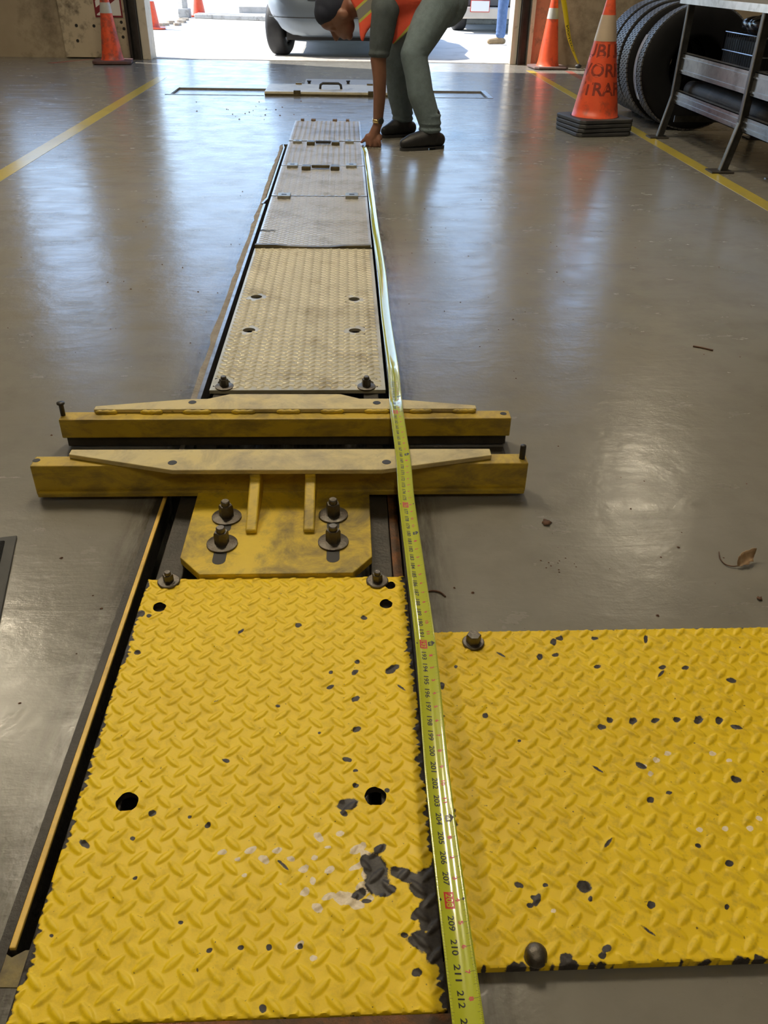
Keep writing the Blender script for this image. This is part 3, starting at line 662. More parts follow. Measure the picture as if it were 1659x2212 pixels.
# ---------------------------------------------------------------- measuring tape
ctr = [(786,318,.012),(790,329,.006),(801,416,.005),(811,497,.005),(825,592,.005),(832,673,.005),(841,741,.012),(849,795,.028)]
TP = [G(*c) for c in ctr]+[Vector((.2505,1.790,.092)), Vector((.2490,1.727,.0965)), Vector((.2500,1.60,.0975)), Vector((.2510,1.484,.0985)), Vector((.2475,1.333,.103)), Vector((.2480,1.10,.113)), G(920,1405,.122), G(945,1685,.127), G(975,1938,.129), G(1004,2159,.130), G(1017,2260,.130), G(1032,2360,.131)]
def catmull(P, n=14):
    out = []
    for i in range(len(P)-1):
        a, b, c, d = P[max(i-1,0)], P[i], P[i+1], P[min(i+2,len(P)-1)]
        # centripetal-free smoothing on nearly straight data
        for k in range(n):
            t = k/n; t2, t3 = t*t, t*t*t
            m1 = (c-a)*((c-b).length/max((c-a).length,1e-6)); m2 = (d-b)*((c-b).length/max((d-b).length,1e-6))
            out.append(b*(2*t3-3*t2+1)+m1*(t3-2*t2+t)+c*(-2*t3+3*t2)+m2*(t3-t2))
    out.append(P[-1]); return out
TC = catmull(TP); TL = [0]
for i in range(1, len(TC)): TL.append(TL[-1]+(TC[i]-TC[i-1]).length)
TL = np.array(TL); TCn = np.array([tuple(p) for p in TC])
# arc length at which inch 212 lies
i212 = min(range(len(TC)), key=lambda i: (TC[i]-G(1004,2159,.130)).length); S212 = TL[i212]
def tpos(s):
    return Vector([float(np.interp(s, TL, TCn[:,k])) for k in range(3)])
TWD, SAG = .0305, .0042
def tsurf(s, w, lift=0.0):
    """w in -1..1 from the left edge to the right edge as seen from the camera"""
    p = tpos(s); t = (tpos(s+.006)-tpos(s-.006)).normalized(); side = Vector((0,0,1)).cross(t).normalized()   # t runs towards the camera
    if side.x < 0: side = -side
    nz = side.cross(t); nz = nz if nz.z > 0 else -nz
    return p+side*(w*TWD/2)+nz*(SAG*w*w+lift)
def inch_s(k): return S212-(212-k)*.0254
TAPE = thing('tape_measure_blade', 'lime yellow measuring tape blade stretched along the channel over the beams', 'measuring tape', (.25,2.0,0))
nw = 10; mm = MB(); nS = 420
svals = list(np.linspace(0, TL[-1], nS))
rings = [[tsurf(s, -1+2*k/nw) for k in range(nw+1)]+[tsurf(s, 1-2*k/nw, -.0004) for k in range(nw+1)] for s in svals]
mm.loft(rings)
tb = build('blade', mm, LIME, TAPE, smooth=True)
GLY = {}
def glyphs(txt, bold=.0):
    if (txt, bold) in GLY: return GLY[(txt, bold)]
    cu = bpy.data.curves.new('glyph','FONT'); cu.body = txt; cu.size = 1.0; cu.offset = bold; cu.align_x = 'CENTER'; cu.resolution_u = 3
    ob = bpy.data.objects.new('glyph', cu); COL.objects.link(ob); bpy.context.view_layer.update()
    me = ob.to_mesh(); vs = [tuple(v.co) for v in me.vertices]; fs = [tuple(p.vertices) for p in me.polygons]; ob.to_mesh_clear()
    bpy.data.objects.remove(ob); bpy.data.curves.remove(cu)
    xs = [v[0] for v in vs]; yl = [v[1] for v in vs]; cx = (min(xs)+max(xs))/2; cy = (min(yl)+max(yl))/2; hh = max(yl)-min(yl); ww = max(xs)-min(xs)
    GLY[(txt, bold)] = ([(v[0]-cx, v[1]-cy) for v in vs], fs, ww, hh); return GLY[(txt, bold)]
def tape_text(m, txt, k, w0, length, height, bold=.02, lift=.00012):
    """text reads along the tape towards the camera, glyph tops to the right"""
    vs, fs, ww, hh = glyphs(txt, bold); s0 = inch_s(k); fx = length/ww; fy = height/hh
    m.add([tsurf(s0+v[0]*fx, w0+v[1]*fy/(TWD/2), lift) for v in vs], fs)
def tape_rect(m, s0, s1, w0, w1, lift=.00008, n=4):
    for i in range(n):
        a, b = w0+(w1-w0)*i/n, w0+(w1-w0)*(i+1)/n
        m.add([tsurf(s0,a,lift), tsurf(s0,b,lift), tsurf(s1,b,lift), tsurf(s1,a,lift)], [(0,1,2,3)])
tick = MB()
def tprint(name, mat, f, *a):
    q = MB(); f(q, *a); build(name, q, mat, TAPE)
for k in range(150, 217):
    redn = k % 16 == 0; foot = k % 12 == 0
    if redn:
        tprint('red_box', REDINK, tape_rect, inch_s(k)-.0096, inch_s(k)+.0096, -.52, .18)
        tprint('inch_numeral', LIME, tape_text, str(k), k, -.17, .0150, .0072, .01, .00022)
        for w in (-.80, .80):
            c = inch_s(k); build('diamond_mark', MB().add([tsurf(c-.0022,w,.0001), tsurf(c,w+.09,.0001), tsurf(c+.0022,w,.0001), tsurf(c,w-.09,.0001)], [(0,1,2,3)]), INK, TAPE)
    else: tprint('inch_numeral', INK, tape_text, str(k), k, -.22, .0165, .0068)
    if foot:
        c = inch_s(k); pts = [(-.0045,.28),(-.0045,.62),(-.0065,.62),(0,.92),(.0065,.62),(.0045,.62),(.0045,.28)]
        build('foot_arrow', MB().add([tsurf(c+a, w, .00012) for a,w in pts], [tuple(range(7))]), INK, TAPE)
        tprint('foot_numeral', LIME, tape_text, '%dF' % (k//12), k, .52, .0062, .0035, .02, .0003)
    else: tprint('red_numeral', REDINK, tape_text, str(k % 12), k, .42, .0042 if k % 12 < 10 else .0075, .0046, .03)
    for q in range(16):
        s = inch_s(k)+q*.0254/16; ln = .30 if q == 8 else .22 if q % 4 == 0 else .15 if q % 2 == 0 else .10
        if q == 0: tape_rect(tick, s-.00018, s+.00018, .22, .98, .00006, 4)
        else: tape_rect(tick, s-.00013, s+.00013, .98-ln, .98, .00006, 1)
        if q % 2 == 0: tape_rect(tick, s-.00013, s+.00013, -.98, -.98+(.22 if q in (0,8) else .12), .00006, 1)
tag(build('tick_marks', tick, INK, TAPE), kind='stuff')
build('end_hook', MB().box(TP[0].x-.004, TP[0].x+.011, TP[0].y-.002, TP[0].y+.010, TP[0].z-.004, TP[0].z+.004), GALV, TAPE)

# ---------------------------------------------------------------- painted floor lines
def fline(name, x0, x1, y0, y1, mat, label):
    tag(build(name, MB().box(x0, x1, y0, y1, .0, .0012), mat), label, kind='structure')
trim(MB().box(-1.752, -1.655, -2.0, 9.35, .0, .0012), YLINE, 'yellow line painted on the floor at the left')
trim(MB().box(2.178, 2.262, -2.0, 10.45, .0, .0012), YLINE, 'yellow line painted on the floor at the right')
trim(MB().prism([(-3.2,10.55),(-3.12,10.50),(-2.80,11.02),(-2.88,11.05)], 0, .0012), RLINE, 'faded red mark painted on the floor at the left wall')
trim(MB().prism([(2.60,9.65),(2.68,9.65),(2.70,10.45),(2.62,10.45)], 0, .0012), RLINE, 'red line painted on the floor beside the rear cone')

# trench and covers
tr = thing('trench_cover', 'cream trench cover plate with a black pull handle', 'cover', (0,8.29,0))
build('cover_plate', MB().box(-.575, .575, 8.035, 8.60, .0008, .034), pm('cream_cover_paint',(.60,.56,.42),(.52,.48,.36),.35,0,6,dirt=(.25,.22,.15),damt=.3), tr, bevel=.004)
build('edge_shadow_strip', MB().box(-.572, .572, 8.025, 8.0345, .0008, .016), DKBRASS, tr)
hp = [(-.095,8.26,.034),(-.090,8.26,.066),(-.070,8.26,.078),(.070,8.26,.078),(.090,8.26,.066),(.095,8.26,.034)]
build('pull_handle', MB().tube(hp, .011, 10), JAMBB, tr, smooth=True)
for x in (-.29,.36): build('hinge_tab', MB().box(x-.03, x+.03, 8.01, 8.06, .001, .046), DKBRASS, tr, bevel=.003)
for x in (-.30,.36): build('stop_block', MB().box(x-.028, x+.028, 8.56, 8.59, .0345, .046), BRASSY, tr)
cv2 = thing('trench_cover', 'thin grey plate with two knobs just behind the cream trench cover', 'cover', (.03,8.9,0))
build('thin_plate', MB().box(-.26, .42, 8.64, 9.25, .0005, .010), pm('grey_plate_paint',(.42,.42,.40),(.36,.36,.35),.3,0,5), cv2, bevel=.002)
for px in (668,752):
    g = G(px, 181, .01); build('knob', MB().lathe([(.014,0),(.014,.016),(.02,.018),(.02,.028),(.0001,.03)], (g.x,g.y,.0102), n=12), CARD, cv2)
trim(MB().box(-1.44,-1.395,8.03,8.55,-.01,.003).box(1.395,1.44,8.03,8.55,-.01,.003).box(-1.395,-.58,8.035,8.05,-.01,.003).box(.58,1.395,8.035,8.05,-.01,.003).box(-1.395,1.395,8.53,8.545,-.01,.0005), RAILST, 'steel angle frame round the floor trench')

# ---------------------------------------------------------------- traffic cones
def cone(label, x, y, r0, r1, h, base, bt, coll, mat, collmat, group, rot=0, z0=0, basemat=RUBBER, octo=True):
    c = thing('traffic_cone', label, 'cone', (x,y,z0), group)
    b = base/2; ch = .22*b; pts = [(b-ch,-b),(b,-b+ch),(b,b-ch),(b-ch,b),(-b+ch,b),(-b,b-ch),(-b,-b+ch),(-b+ch,-b)]
    R = Matrix.Rotation(rot,4,'Z'); q = [(R @ Vector((p[0],p[1],0))) for p in pts]
    build('base', MB().prism([(x+p.x,y+p.y) for p in q], z0+.008, z0+bt).prism([(x+p.x*.9,y+p.y*.9) for p in q], z0, z0+.008), basemat, c, bevel=.006)
    rad = lambda z: r0+(r1-r0)*(z-bt)/(h-bt)
    build('body', MB().lathe([(r0*1.10,bt),(r0*1.03,bt+.012)]+[(rad(bt+(h-bt)*k/14),bt+(h-bt)*k/14) for k in range(1,15)]+[(r1*.8,h+.004),(r1*.7,h-.02)], (x,y,z0), n=48), mat, c, smooth=True)
    for z_a, z_b in coll: build('collar', MB().lathe([(rad(z_a)+.0022,z_a),(rad(z_b)+.0022,z_b)], (x,y,z0), n=48), collmat, c, smooth=True)
    return c
OG = 'orange traffic cones in the shop'
gl = G(247,135); cone('orange cone with a grey collar and scuffed base by the left jamb', gl.x+.01, 10.62, .118, .032, .74, .42, .035, [(.485,.585)], CONES, COLLAR, OG, .15, basemat=pm('dusty_red_base',(.13,.06,.055),(.09,.05,.045),.7,0,9))
gr = G(1192,147); cone('orange cone behind the caution tape by the right jamb', 2.475, 10.72, .122, .032, .74, .40, .030, [(.495,.60)], CONEO, COLLAR, OG, .1, basemat=pm('grey_red_base',(.19,.12,.11),(.13,.09,.085),.7,0,9))
# stack of cones: four bases, the bodies nest
SCX, SCY = 1.886, 6.30
RB = pm('black_cone_base', (.035,.035,.038), (.055,.055,.056), .55, 0, 9)
n_st = ['bottom cone base of the black stack at the right','second cone base from the floor in the black stack','third cone base from the floor in the black stack']
for k in range(3):
    c = thing('traffic_cone', n_st[k], 'cone', (SCX,SCY,k*.027), 'nested cones in the stack')
    b = .205; ch = .03; R = Matrix.Rotation(.22+.03*(k-1),4,'Z')
    pts = [(b-ch,-b),(b,-b+ch),(b,b-ch),(b-ch,b),(-b+ch,b),(-b,b-ch),(-b,-b+ch),(-b+ch,-b)]; q = [R @ Vector((p[0],p[1],0)) for p in pts]
    build('base', MB().prism([(SCX+p.x,SCY+p.y) for p in q], k*.027+.0015, k*.027+.026), RB, c, bevel=.006)
    build('body', MB().lathe([(.150-k*.002,.026),(.050,.50)], (SCX,SCY,k*.0270+.0), n=32), CONEO, c, smooth=True)
top = thing('traffic_cone', 'tall orange stencilled cone on top of the black base stack', 'cone', (SCX,SCY,.081), 'nested cones in the stack')
b = .205; ch = .03; R = Matrix.Rotation(.25,4,'Z'); pts = [(b-ch,-b),(b,-b+ch),(b,b-ch),(b-ch,b),(-b+ch,b),(-b,b-ch),(-b,-b+ch),(-b+ch,-b)]; q = [R @ Vector((p[0],p[1],0)) for p in pts]
build('base', MB().prism([(SCX+p.x,SCY+p.y) for p in q], .0825, .107), RB, top, bevel=.006)
crad = lambda z: .160+(.0135-.160)*(z-.107)/(.885-.107)
build('body', MB().lathe([(.168,.107)]+[(crad(.107+.778*k/14),.107+.778*k/14) for k in range(15)]+[(.0001,.887)], (SCX,SCY,0), n=56), CONEO, top, smooth=True)
build('collar', MB().lathe([(crad(.565)+.002,.565),(crad(.715)+.002,.715)], (SCX,SCY,0), n=56), pm('tan_reflective_collar',(.50,.40,.29),(.45,.36,.27),.4,0,8), top, smooth=True)
STEN = pm('dark_stencil_ink', (.20,.025,.018), (.30,.04,.02), .5, 0, 40)
az0 = math.atan2(-SCY, CX-SCX)              # towards the camera
for txt, zc, hgt, shift in (('PUBLIC',.510,.082,.0),('WORKS',.397,.082,.012),('TRAFFIC',.285,.082,.105)):
    mm = MB(); vs, fs, ww, hh = glyphs(txt, .022); f = hgt/hh; rr = crad(zc)
    nv = []
    for v in vs:
        z = zc+v[1]*f; a = az0+(v[0]*f*1.05+shift)/rr; r = crad(z)+.0016; nv.append((SCX+r*math.cos(a), SCY+r*math.sin(a), z))
    mm.add(nv, fs); build('stencil_word', mm, STEN, top)
# caution tape hanging from the rear cone
ct = thing('caution_tape', 'yellow caution tape hanging from the rear right cone to the floor', 'tape', (2.72,10.6,0))
pts = [(GY(1212,-25,10.62),.058),(GY(1219,10,10.62),.060),(GY(1224,45,10.64),.056),(GY(1229,80,10.68),.046),(GY(1238,110,10.72),.032),(GY(1246,130,10.75),.026),(GY(1250,137,10.78),.022)]
cp = catmull([p for p,_ in pts], 6); wid = np.interp(np.linspace(0,1,len(cp)), np.linspace(0,1,len(pts)), [w for _,w in pts])
rings = []
for i, p in enumerate(cp):
    d = (cp[min(i+1,len(cp)-1)]-cp[max(i-1,0)]).normalized(); side = d.cross(Vector((.25,-1,.1))).normalized(); side = side if side.x > 0 else -side
    rings.append([p-side*wid[i]/2, p+Vector((0,-.006,0)), p+side*wid[i]/2])
o = build('ribbon', MB().loft(rings, False, False), CAUT, ct, smooth=True); sm_ = o.modifiers.new('thick','SOLIDIFY'); sm_.thickness = .0008
vs, fs, ww, hh = glyphs('CAUTION', .02); mm = MB()
L_ = [0]
for i in range(1,len(cp)): L_.append(L_[-1]+(cp[i]-cp[i-1]).length)
def rib(s, u):
    i = min(max(int(np.searchsorted(L_, s))-1,0), len(cp)-2); f = (s-L_[i])/(L_[i+1]-L_[i]); a = rings[i][0].lerp(rings[i+1][0],f); c = rings[i][2].lerp(rings[i+1][2],f); b = rings[i][1].lerp(rings[i+1][1],f)
    return (a.lerp(b,u*2) if u < .5 else b.lerp(c,u*2-1))+Vector((0,-.002,0))
s0 = L_[-1]*.62
mm.add([rib(s0-v[0]/ww*.30, .5+v[1]/hh*.5) for v in vs], fs)
build('black_lettering', mm, INK, ct)
build('tape_end_knot', MB().sphere((cp[-1].x,cp[-1].y,.022),(.04,.03,.022),12,8), CARD, ct, smooth=True)

# ---------------------------------------------------------------- floor odds and ends
g0, g1, g2 = G(38,1160), G(0,1167), G(0,1362)
mt = thing('floor_mat', 'black floor mat with a rubber border at the left edge', 'mat', (-.8,1.2,0))
d = (G(38,1160)-G(0,1345)); a_ = math.atan2(d.y, d.x); R = Matrix.Translation(Vector((g0.x,g0.y,0))) @ Matrix.Rotation(a_-PI/2,4,'Z')
build('rubber_border', MB().box(-.62, 0, -.95, 0, .0005, .005).xf(R), MATR, mt, bevel=.004)
build('pile', MB().box(-.60, -.020, -.93, -.018, .0045, .0085).xf(R), MATP, mt, bevel=.002)
# curled dry leaf
lf = thing('dry_leaf', 'curled tan dry leaf with a long bent stem on the grey floor', 'leaf', (.897,1.253,0))
st = [G(1553,1192,.004), G(1556,1207,.002), G(1567,1219,.002), G(1582,1223,.003), G(1597,1222,.005)]
build('stem', MB().tube(catmull(st,5), .0011, 6), LEAF2, lf, smooth=True)
A, B = G(1592,1223,.004), G(1631,1197,.012); mm = MB(); rings = []
dv = (B-A); sd_ = Vector((-dv.y,dv.x,0)).normalized()
for k in range(11):
    t = k/10; c = A.lerp(B,t); w = .011*math.sin(PI*min(t*1.05+.04,1))**.7*(1+.25*math.sin(k*2.3)); rings.append([c-sd_*w+Vector((0,0,.002)), c-sd_*w*.5+Vector((0,0,.001)), c+Vector((0,0,.003)), c+sd_*w*.55+Vector((0,0,.009)), c+sd_*w*.75+Vector((0,0,.016+.002*math.sin(k*1.7)))])
o = build('blade', mm.loft(rings,False,False), LEAF, lf, smooth=True); s_ = o.modifiers.new('t','SOLIDIFY'); s_.thickness = .0005
def flake(px, py, r, mat, label, name, cat, seed):
    rr = random.Random(seed); g = G(px,py); n = 17; mm = MB()
    ring = [(g.x+r*(.55+.6*rr.random())*math.cos(2*PI*k/n), g.y+r*(.55+.6*rr.random())*math.sin(2*PI*k/n), .001+.004*rr.random()) for k in range(n)]
    mm.add(ring+[(g.x,g.y,.004)], [(k,(k+1)%n,n) for k in range(n)])
    o = build(name, mm, mat, smooth=True); s_ = o.modifiers.new('t','SOLIDIFY'); s_.thickness = .0007; return tag(o, label, cat)
flake(1180,1130,.0115,LEAF2,'small crumpled dark brown leaf on the grey floor','dry_leaf','leaf',2)
flake(1641,1295,.006,LEAF2,'tiny reddish brown leaf scrap at the right edge','leaf_scrap','leaf',4)
st = [G(922,1278,.0015), G(935,1276,.002), G(952,1280,.002), G(962,1289,.0015)]  # a floor stain and a mark, both modelled as thin strands
tag(build('floor_streak', MB().tube(catmull(st,5), .0018, 6), LEAF2, smooth=True), 'curved dark stain, built as a thin strand, on the floor beside the tape', 'scrap')
st = [G(1497,748,.002), G(1515,751,.002), G(1540,757,.002)]
tag(build('floor_streak', MB().tube(catmull(st,5), .003, 6), LEAF2, smooth=True), 'thin dark mark, built as a strand, on the bare floor at right', 'scrap')
rr = random.Random(11); mm = MB()
def crumb(x, y, r):
    n = 5; a0 = rr.random()*6; mm.add([(x+r*(.6+.6*rr.random())*math.cos(a0+2*PI*k/n), y+r*(.6+.6*rr.random())*math.sin(a0+2*PI*k/n), .0006) for k in range(n)]+[(x,y,r*.8)], [(k,(k+1)%n,n) for k in range(n)])
for k in range(150): crumb(-.30-rr.random()**2*.9, .6+rr.random()*4.5, .0008+rr.random()**3*.004)
for k in range(230): crumb(.30+rr.random()*1.3, 1.07+rr.random()*3.6, .0007+rr.random()**3*.0035)
for k in range(40): crumb(.55+rr.gauss(0,.03), 1.25+rr.gauss(0,.025), .0008+rr.random()*.0018) if k < 14 else crumb(-.55+rr.gauss(0,.3), 7.2+max(-.5,min(.5,rr.gauss(0,.3))), .003+rr.random()*.006)
tag(build('floor_grit', mm, LEAF2), 'dark specks of grit scattered over the floor', 'grit', kind='stuff')

# ---------------------------------------------------------------- tires
def tire_mesh(R, wd, rim):
    h = wd/2; side = MB()
    prof = [(rim,-h*.62),(rim+.012,-h*.78),(rim+.03,-h*.80),(rim+(R-rim)*.45,-h*1.0),(R-.055,-h*.97),(R-.025,-h*.90),(R-.010,-h*.80),(R-.012,-h*.5),(R-.012,h*.5),(R-.010,h*.80),(R-.025,h*.90),(R-.055,h*.97),(rim+(R-rim)*.45,h),(rim+.03,h*.80),(rim+.012,h*.78),(rim,h*.62),(rim+.03,h*.5),(rim+(R-rim)*.6,h*.6),(R-.04,0),(rim+(R-rim)*.6,-h*.6),(rim+.03,-h*.5),(rim,-h*.62)]
    side.lathe(prof, axis='y', n=72)
    tr_ = MB(); n = 84; ribs = 5; rw = wd*.80/ribs
    for q in range(ribs):
        y0 = -wd*.40+q*rw+.003; y1 = y0+rw-.006
        for k in range(n):
            a0 = 2*PI*(k+(.5 if q % 2 else 0))/n; a1 = a0+2*PI/n*.80
            vs = []
            for r in (R-.013, R):
                for a, y in ((a0,y0),(a1,y0),(a1+.01,y1),(a0+.01,y1)): vs.append((r*math.cos(a), y, r*math.sin(a)))
            tr_.add(vs, [(4,5,6,7),(0,1,5,4),(1,2,6,5),(2,3,7,6),(3,0,4,7)])
    return side, tr_
TR_, TWI, TRIM = .395, .215, .19
s_, t_ = tire_mesh(TR_, TWI, TRIM)
tl = ['front black truck tire facing the bench, showing its dark sidewall','second black truck tire, with a shiny wrap label on its tread','third black truck tire standing behind the labelled one','rearmost black truck tire of the upright row']
tires = []
spots = [(2.600,6.50,0),(2.565,6.76,0),(2.575,7.06,0),(2.575,7.33,0)]
base = None
for i, (x, y, _) in enumerate(spots):
    if base is None:
        e = thing('spare_tyre', tl[0], 'tire', (x,y,TR_), 'upright tires by the wall'); base = e
        mm = MB(); mm.v = [tuple(Vector(v)+Vector((x,y,TR_))) for v in s_.v]; mm.f = s_.f; build('carcass', mm, TIRE, e, smooth=True)
        mm = MB(); mm.v = [tuple(Vector(v)+Vector((x,y,TR_))) for v in t_.v]; mm.f = t_.f; tag(build('tread_blocks', mm, TREAD, e), kind='stuff')
    else:
        e = dupe(base, (x,y,TR_)); e['label'] = tl[i]
    e.rotation_euler = (math.radians(-3), math.radians(17*i), math.radians(2*i-3)); tires.append(e)
# label wrapped round the second tire's tread
mm = MB(); rings = []
for k in range(20):
    a = math.radians(150+62*k/19); rings.append([(spots[0][0]+(TR_+.003)*math.cos(a), spots[0][1]+.020, TR_+(TR_+.003)*math.sin(a)), (spots[0][0]+(TR_+.003)*math.cos(a), spots[0][1]+TWI*.42, TR_+(TR_+.003)*math.sin(a))])
mmw = MB().loft(rings, False, False)
STK = pm('shiny_label_film', (.45,.52,.72), (.62,.60,.62), .15, .3, 9, dirt=(.35,.30,.30), damt=.4, dscale=14)
tires[0]['label'] = 'front black truck tire facing the bench, with a shiny label on its tread'; tires[1]['label'] = 'second black truck tire, just behind the front one of the row'
lb = build('tread_label', mmw, STK); lb.parent = tires[0]
lb.matrix_parent_inverse = Matrix.Translation(-Vector((spots[0][0],spots[0][1],TR_)))
# ---------------------------------------------------------------- steel bench
bn = thing('steel_bench', 'galvanised steel rack bench with splayed feet beside the tires', 'bench', (2.6,5.0,0))
BX0, BX1 = 2.335, 2.93
legY = [6.10, 4.96, 3.90]
BENCHM = pm('dull_bench_steel', (.30,.30,.30), (.22,.22,.22), .30, .85, 10, dirt=(.12,.12,.12), damt=.35)
DKST = pm('shaded_angle_steel', (.10,.10,.10), (.07,.07,.07), .32, .8, 20, dirt=(.07,.06,.05), damt=.4)
for y in legY:
    for x, s in ((BX0,-1),(BX1,1)):
        w, dp, th = .040, .040, .005
        lg = MB()
        def legring(X, z, q): return [(X,y-dp/2,z),(X+q*w,y-dp/2,z),(X+q*w,y-dp/2+th,z),(X+q*th,y-dp/2+th,z),(X+q*th,y+dp/2,z),(X,y+dp/2,z)]
        lg.loft([legring(X,z,-s) for X,z in ((BX0+.0 if s<0 else BX1,.822),(BX0 if s<0 else BX1,.26),((BX0 if s<0 else BX1)+s*.05,.008))])
        o = build('leg', lg, DKST, bn)
        build('leg_lip', MB().tube([((BX0 if s<0 else BX1)+s*.002,y-dp/2-.001,.80),((BX0 if s<0 else BX1)+s*.002,y-dp/2-.001,.26),((BX0 if s<0 else BX1)+s*.052,y-dp/2-.001,.01)], .004, 6), GALV, o)
        fx = (BX0 if s<0 else BX1)+s*.045
        build('foot_plate', MB().box(fx-.065, fx+.065, y-.055, y+.055, .0005, .010), STEELD, bn, bevel=.002)
def channel(x0, x1, z0, z1, y0, y1, nm, mat, th=.004):
    m = MB().box(x0, x0+th, y0, y1, z0, z1).box(x0, x1, y0, y1, z0, z0+th).box(x0, x1, y0, y1, z1-th, z1)
    m.box(x0-.006, x0, y0, y1, z1-.030, z1-.022).box(x0-.006, x0, y0, y1, z0+.018, z0+.028); return build(nm, m, mat, bn)
channel(BX0+.02, BX0+.07, .395, .515, 3.85, 6.14, 'upper_rail', BENCHM); channel(BX0+.02, BX0+.06, .215, .295, 3.85, 6.14, 'lower_rail', BENCHM)
build('back_rail', MB().box(BX1-.05, BX1-.045, 3.85, 6.14, .395, .515), GALV, bn); build('back_rail', MB().box(BX1-.05, BX1-.045, 3.85, 6.14, .215, .295), GALV, bn)
build('lower_shelf', MB().box(BX0+.061, BX1-.051, 3.85, 6.13, .218, .224), GALV, bn)
build('upper_shelf', MB().box(BX0+.071, BX1-.051, 3.85, 6.08, .398, .404), GALV, bn)
build('bench_top', MB().box(BX0-.03, BX1+.03, 3.80, 6.18, .822, .828).box(BX0-.03, BX0-.025, 3.80, 6.18, .790, .822), GALV, bn)
build('cross_tie', MB().box(BX0+.05, BX1-.05, 6.095, 6.105, .10, .14), DKST, bn)
tag(build('rolled_rubber', MB().tube([(2.47,6.13,.300),(2.475,5.9,.302),(2.48,5.4,.303),(2.485,5.0,.300),(2.49,4.7,.30)], [.050,.066,.075,.072,.05], 20), RUBBER, smooth=True), 'dark rubber roll lying on the bottom shelf of the bench', 'roll')
tag(build('metal_sheet', MB().prism_dir([(2.40,5.62,.225),(2.40,4.9,.225),(2.40,4.9,.27)], (.004,0,0)).box(2.404,2.42,4.9,5.5,.225,.229), GALV), 'bent sheet metal scrap in front of the dark roll', 'sheet metal')
# wire basket with odds and ends behind the bench
wb = thing('wire_basket', 'dark wire basket on the upper bench shelf', 'basket', (2.73,5.72,.404)); bx0,bx1,by0,by1,bz0,bz1 = 2.585,2.875,5.42,6.02,.4045,.645
for z in (bz0+.004, bz0+.07, bz0+.14, bz1): build('wire_ring', MB().tube([(bx0,by0,z),(bx1,by0,z),(bx1,by1,z),(bx0,by1,z),(bx0,by0,z)], .004, 6), GALV, wb)
mm = MB()
for k in range(18): y = by0+(by1-by0)*k/17; mm.box(bx0-.002,bx0+.002,y-.002,y+.002,bz0,bz1); mm.box(bx1-.002,bx1+.002,y-.002,y+.002,bz0,bz1)
for k in range(9): x = bx0+(bx1-bx0)*k/8; mm.box(x-.002,x+.002,by0-.002,by0+.002,bz0,bz1); mm.box(x-.002,x+.002,by1-.002,by1+.002,bz0,bz1)
build('wire_mesh', mm, CARD, wb); build('liner', MB().box(bx0+.006,bx1-.006,by0+.006,by1-.006,bz0+.008,bz1-.03), BLACKPIT, wb)
mm = MB(); rr = random.Random(5)
for k in range(9): mm.sphere((2.68+rr.random()*.10, 5.52+rr.random()*.34, .68+rr.random()*.02), (.06+rr.random()*.03,.09+rr.random()*.05,.04+rr.random()*.03), 14, 8)
tag(build('plastic_bag', mm, CLEARP, smooth=True), 'dark crumpled plastic bag heaped in the wire basket', 'bag')
tag(build('white_jug', MB().lathe([(.0001,.405),(.06,.405),(.065,.42),(.065,.60),(.05,.66),(.025,.69),(.025,.74),(.0001,.742)], (2.73,5.25,0), n=24), WHITE, smooth=False), 'white jug standing beside the wire basket on the bench', 'jug')
trim(MB().box(BX0+.15, 3.6, 4.78, 4.80, 0, .004).box(BX0+.15, 3.6, 4.70, 4.715, 0, .004), GALV, 'thin steel strips lying on the floor under the bench')

# ---------------------------------------------------------------- bending worker
def remesh_obj(name, mb, mat, parent, vox, smooth_it=3, loc=None):
    o = build(name, mb, mat, parent, loc=loc); r = o.modifiers.new('r','REMESH'); r.mode = 'VOXEL'; r.voxel_size = vox; r.use_smooth_shade = True
    s = o.modifiers.new('s','SMOOTH'); s.iterations = smooth_it; s.factor = .5
    dg = bpy.context.evaluated_depsgraph_get(); me = bpy.data.meshes.new_from_object(o.evaluated_get(dg)); o.modifiers.clear(); old = o.data; o.data = me; bpy.data.meshes.remove(old); me.name = name
    if not me.materials: me.materials.append(mat)
    me.polygons.foreach_set('use_smooth', [True]*len(me.polygons)); return o
def chain(m, pts):
    for (a, ra), (b, rb) in zip(pts[:-1], pts[1:]): m.cap2(a, b, ra, rb)
    return m
V3 = Vector
PER = tag(empty('person', (.56,5.80,0)), 'person in orange safety vest and grey jeans bending down to hold the tape', 'person')
# joints (facing -x, left side towards the camera)
hipL, hipR = GY(948,8,5.72), V3((.70,5.93,.765))
kneeL, midL, hemL = GY(893,118,5.62), GY(908,200,5.60), GY(928,262,5.60); ankL = V3((hemL.x+.012,5.60,.105))
kneeR, midR, hemR = GY(852,128,6.0), GY(862,200,6.03), GY(869,240,6.05); ankR = V3((hemR.x+.008,6.05,.105))
pelvis = V3((.735,5.83,.80)); waist = V3((.610,5.83,.835)); chest = V3((.43,5.82,.815)); neckb = V3((.265,5.81,.775)); headc = GY(727,24,5.79)
shL, shR = GY(832,26,5.645), V3((.345,5.99,.745))
elL, fo1, fo2, wrL = GY(817,128,5.61), GY(820,165,5.61), GY(820,205,5.625), GY(816,268,5.655)
elR, wrR = V3((.43,6.12,.58)), V3((.44,6.13,.54))
m = MB()
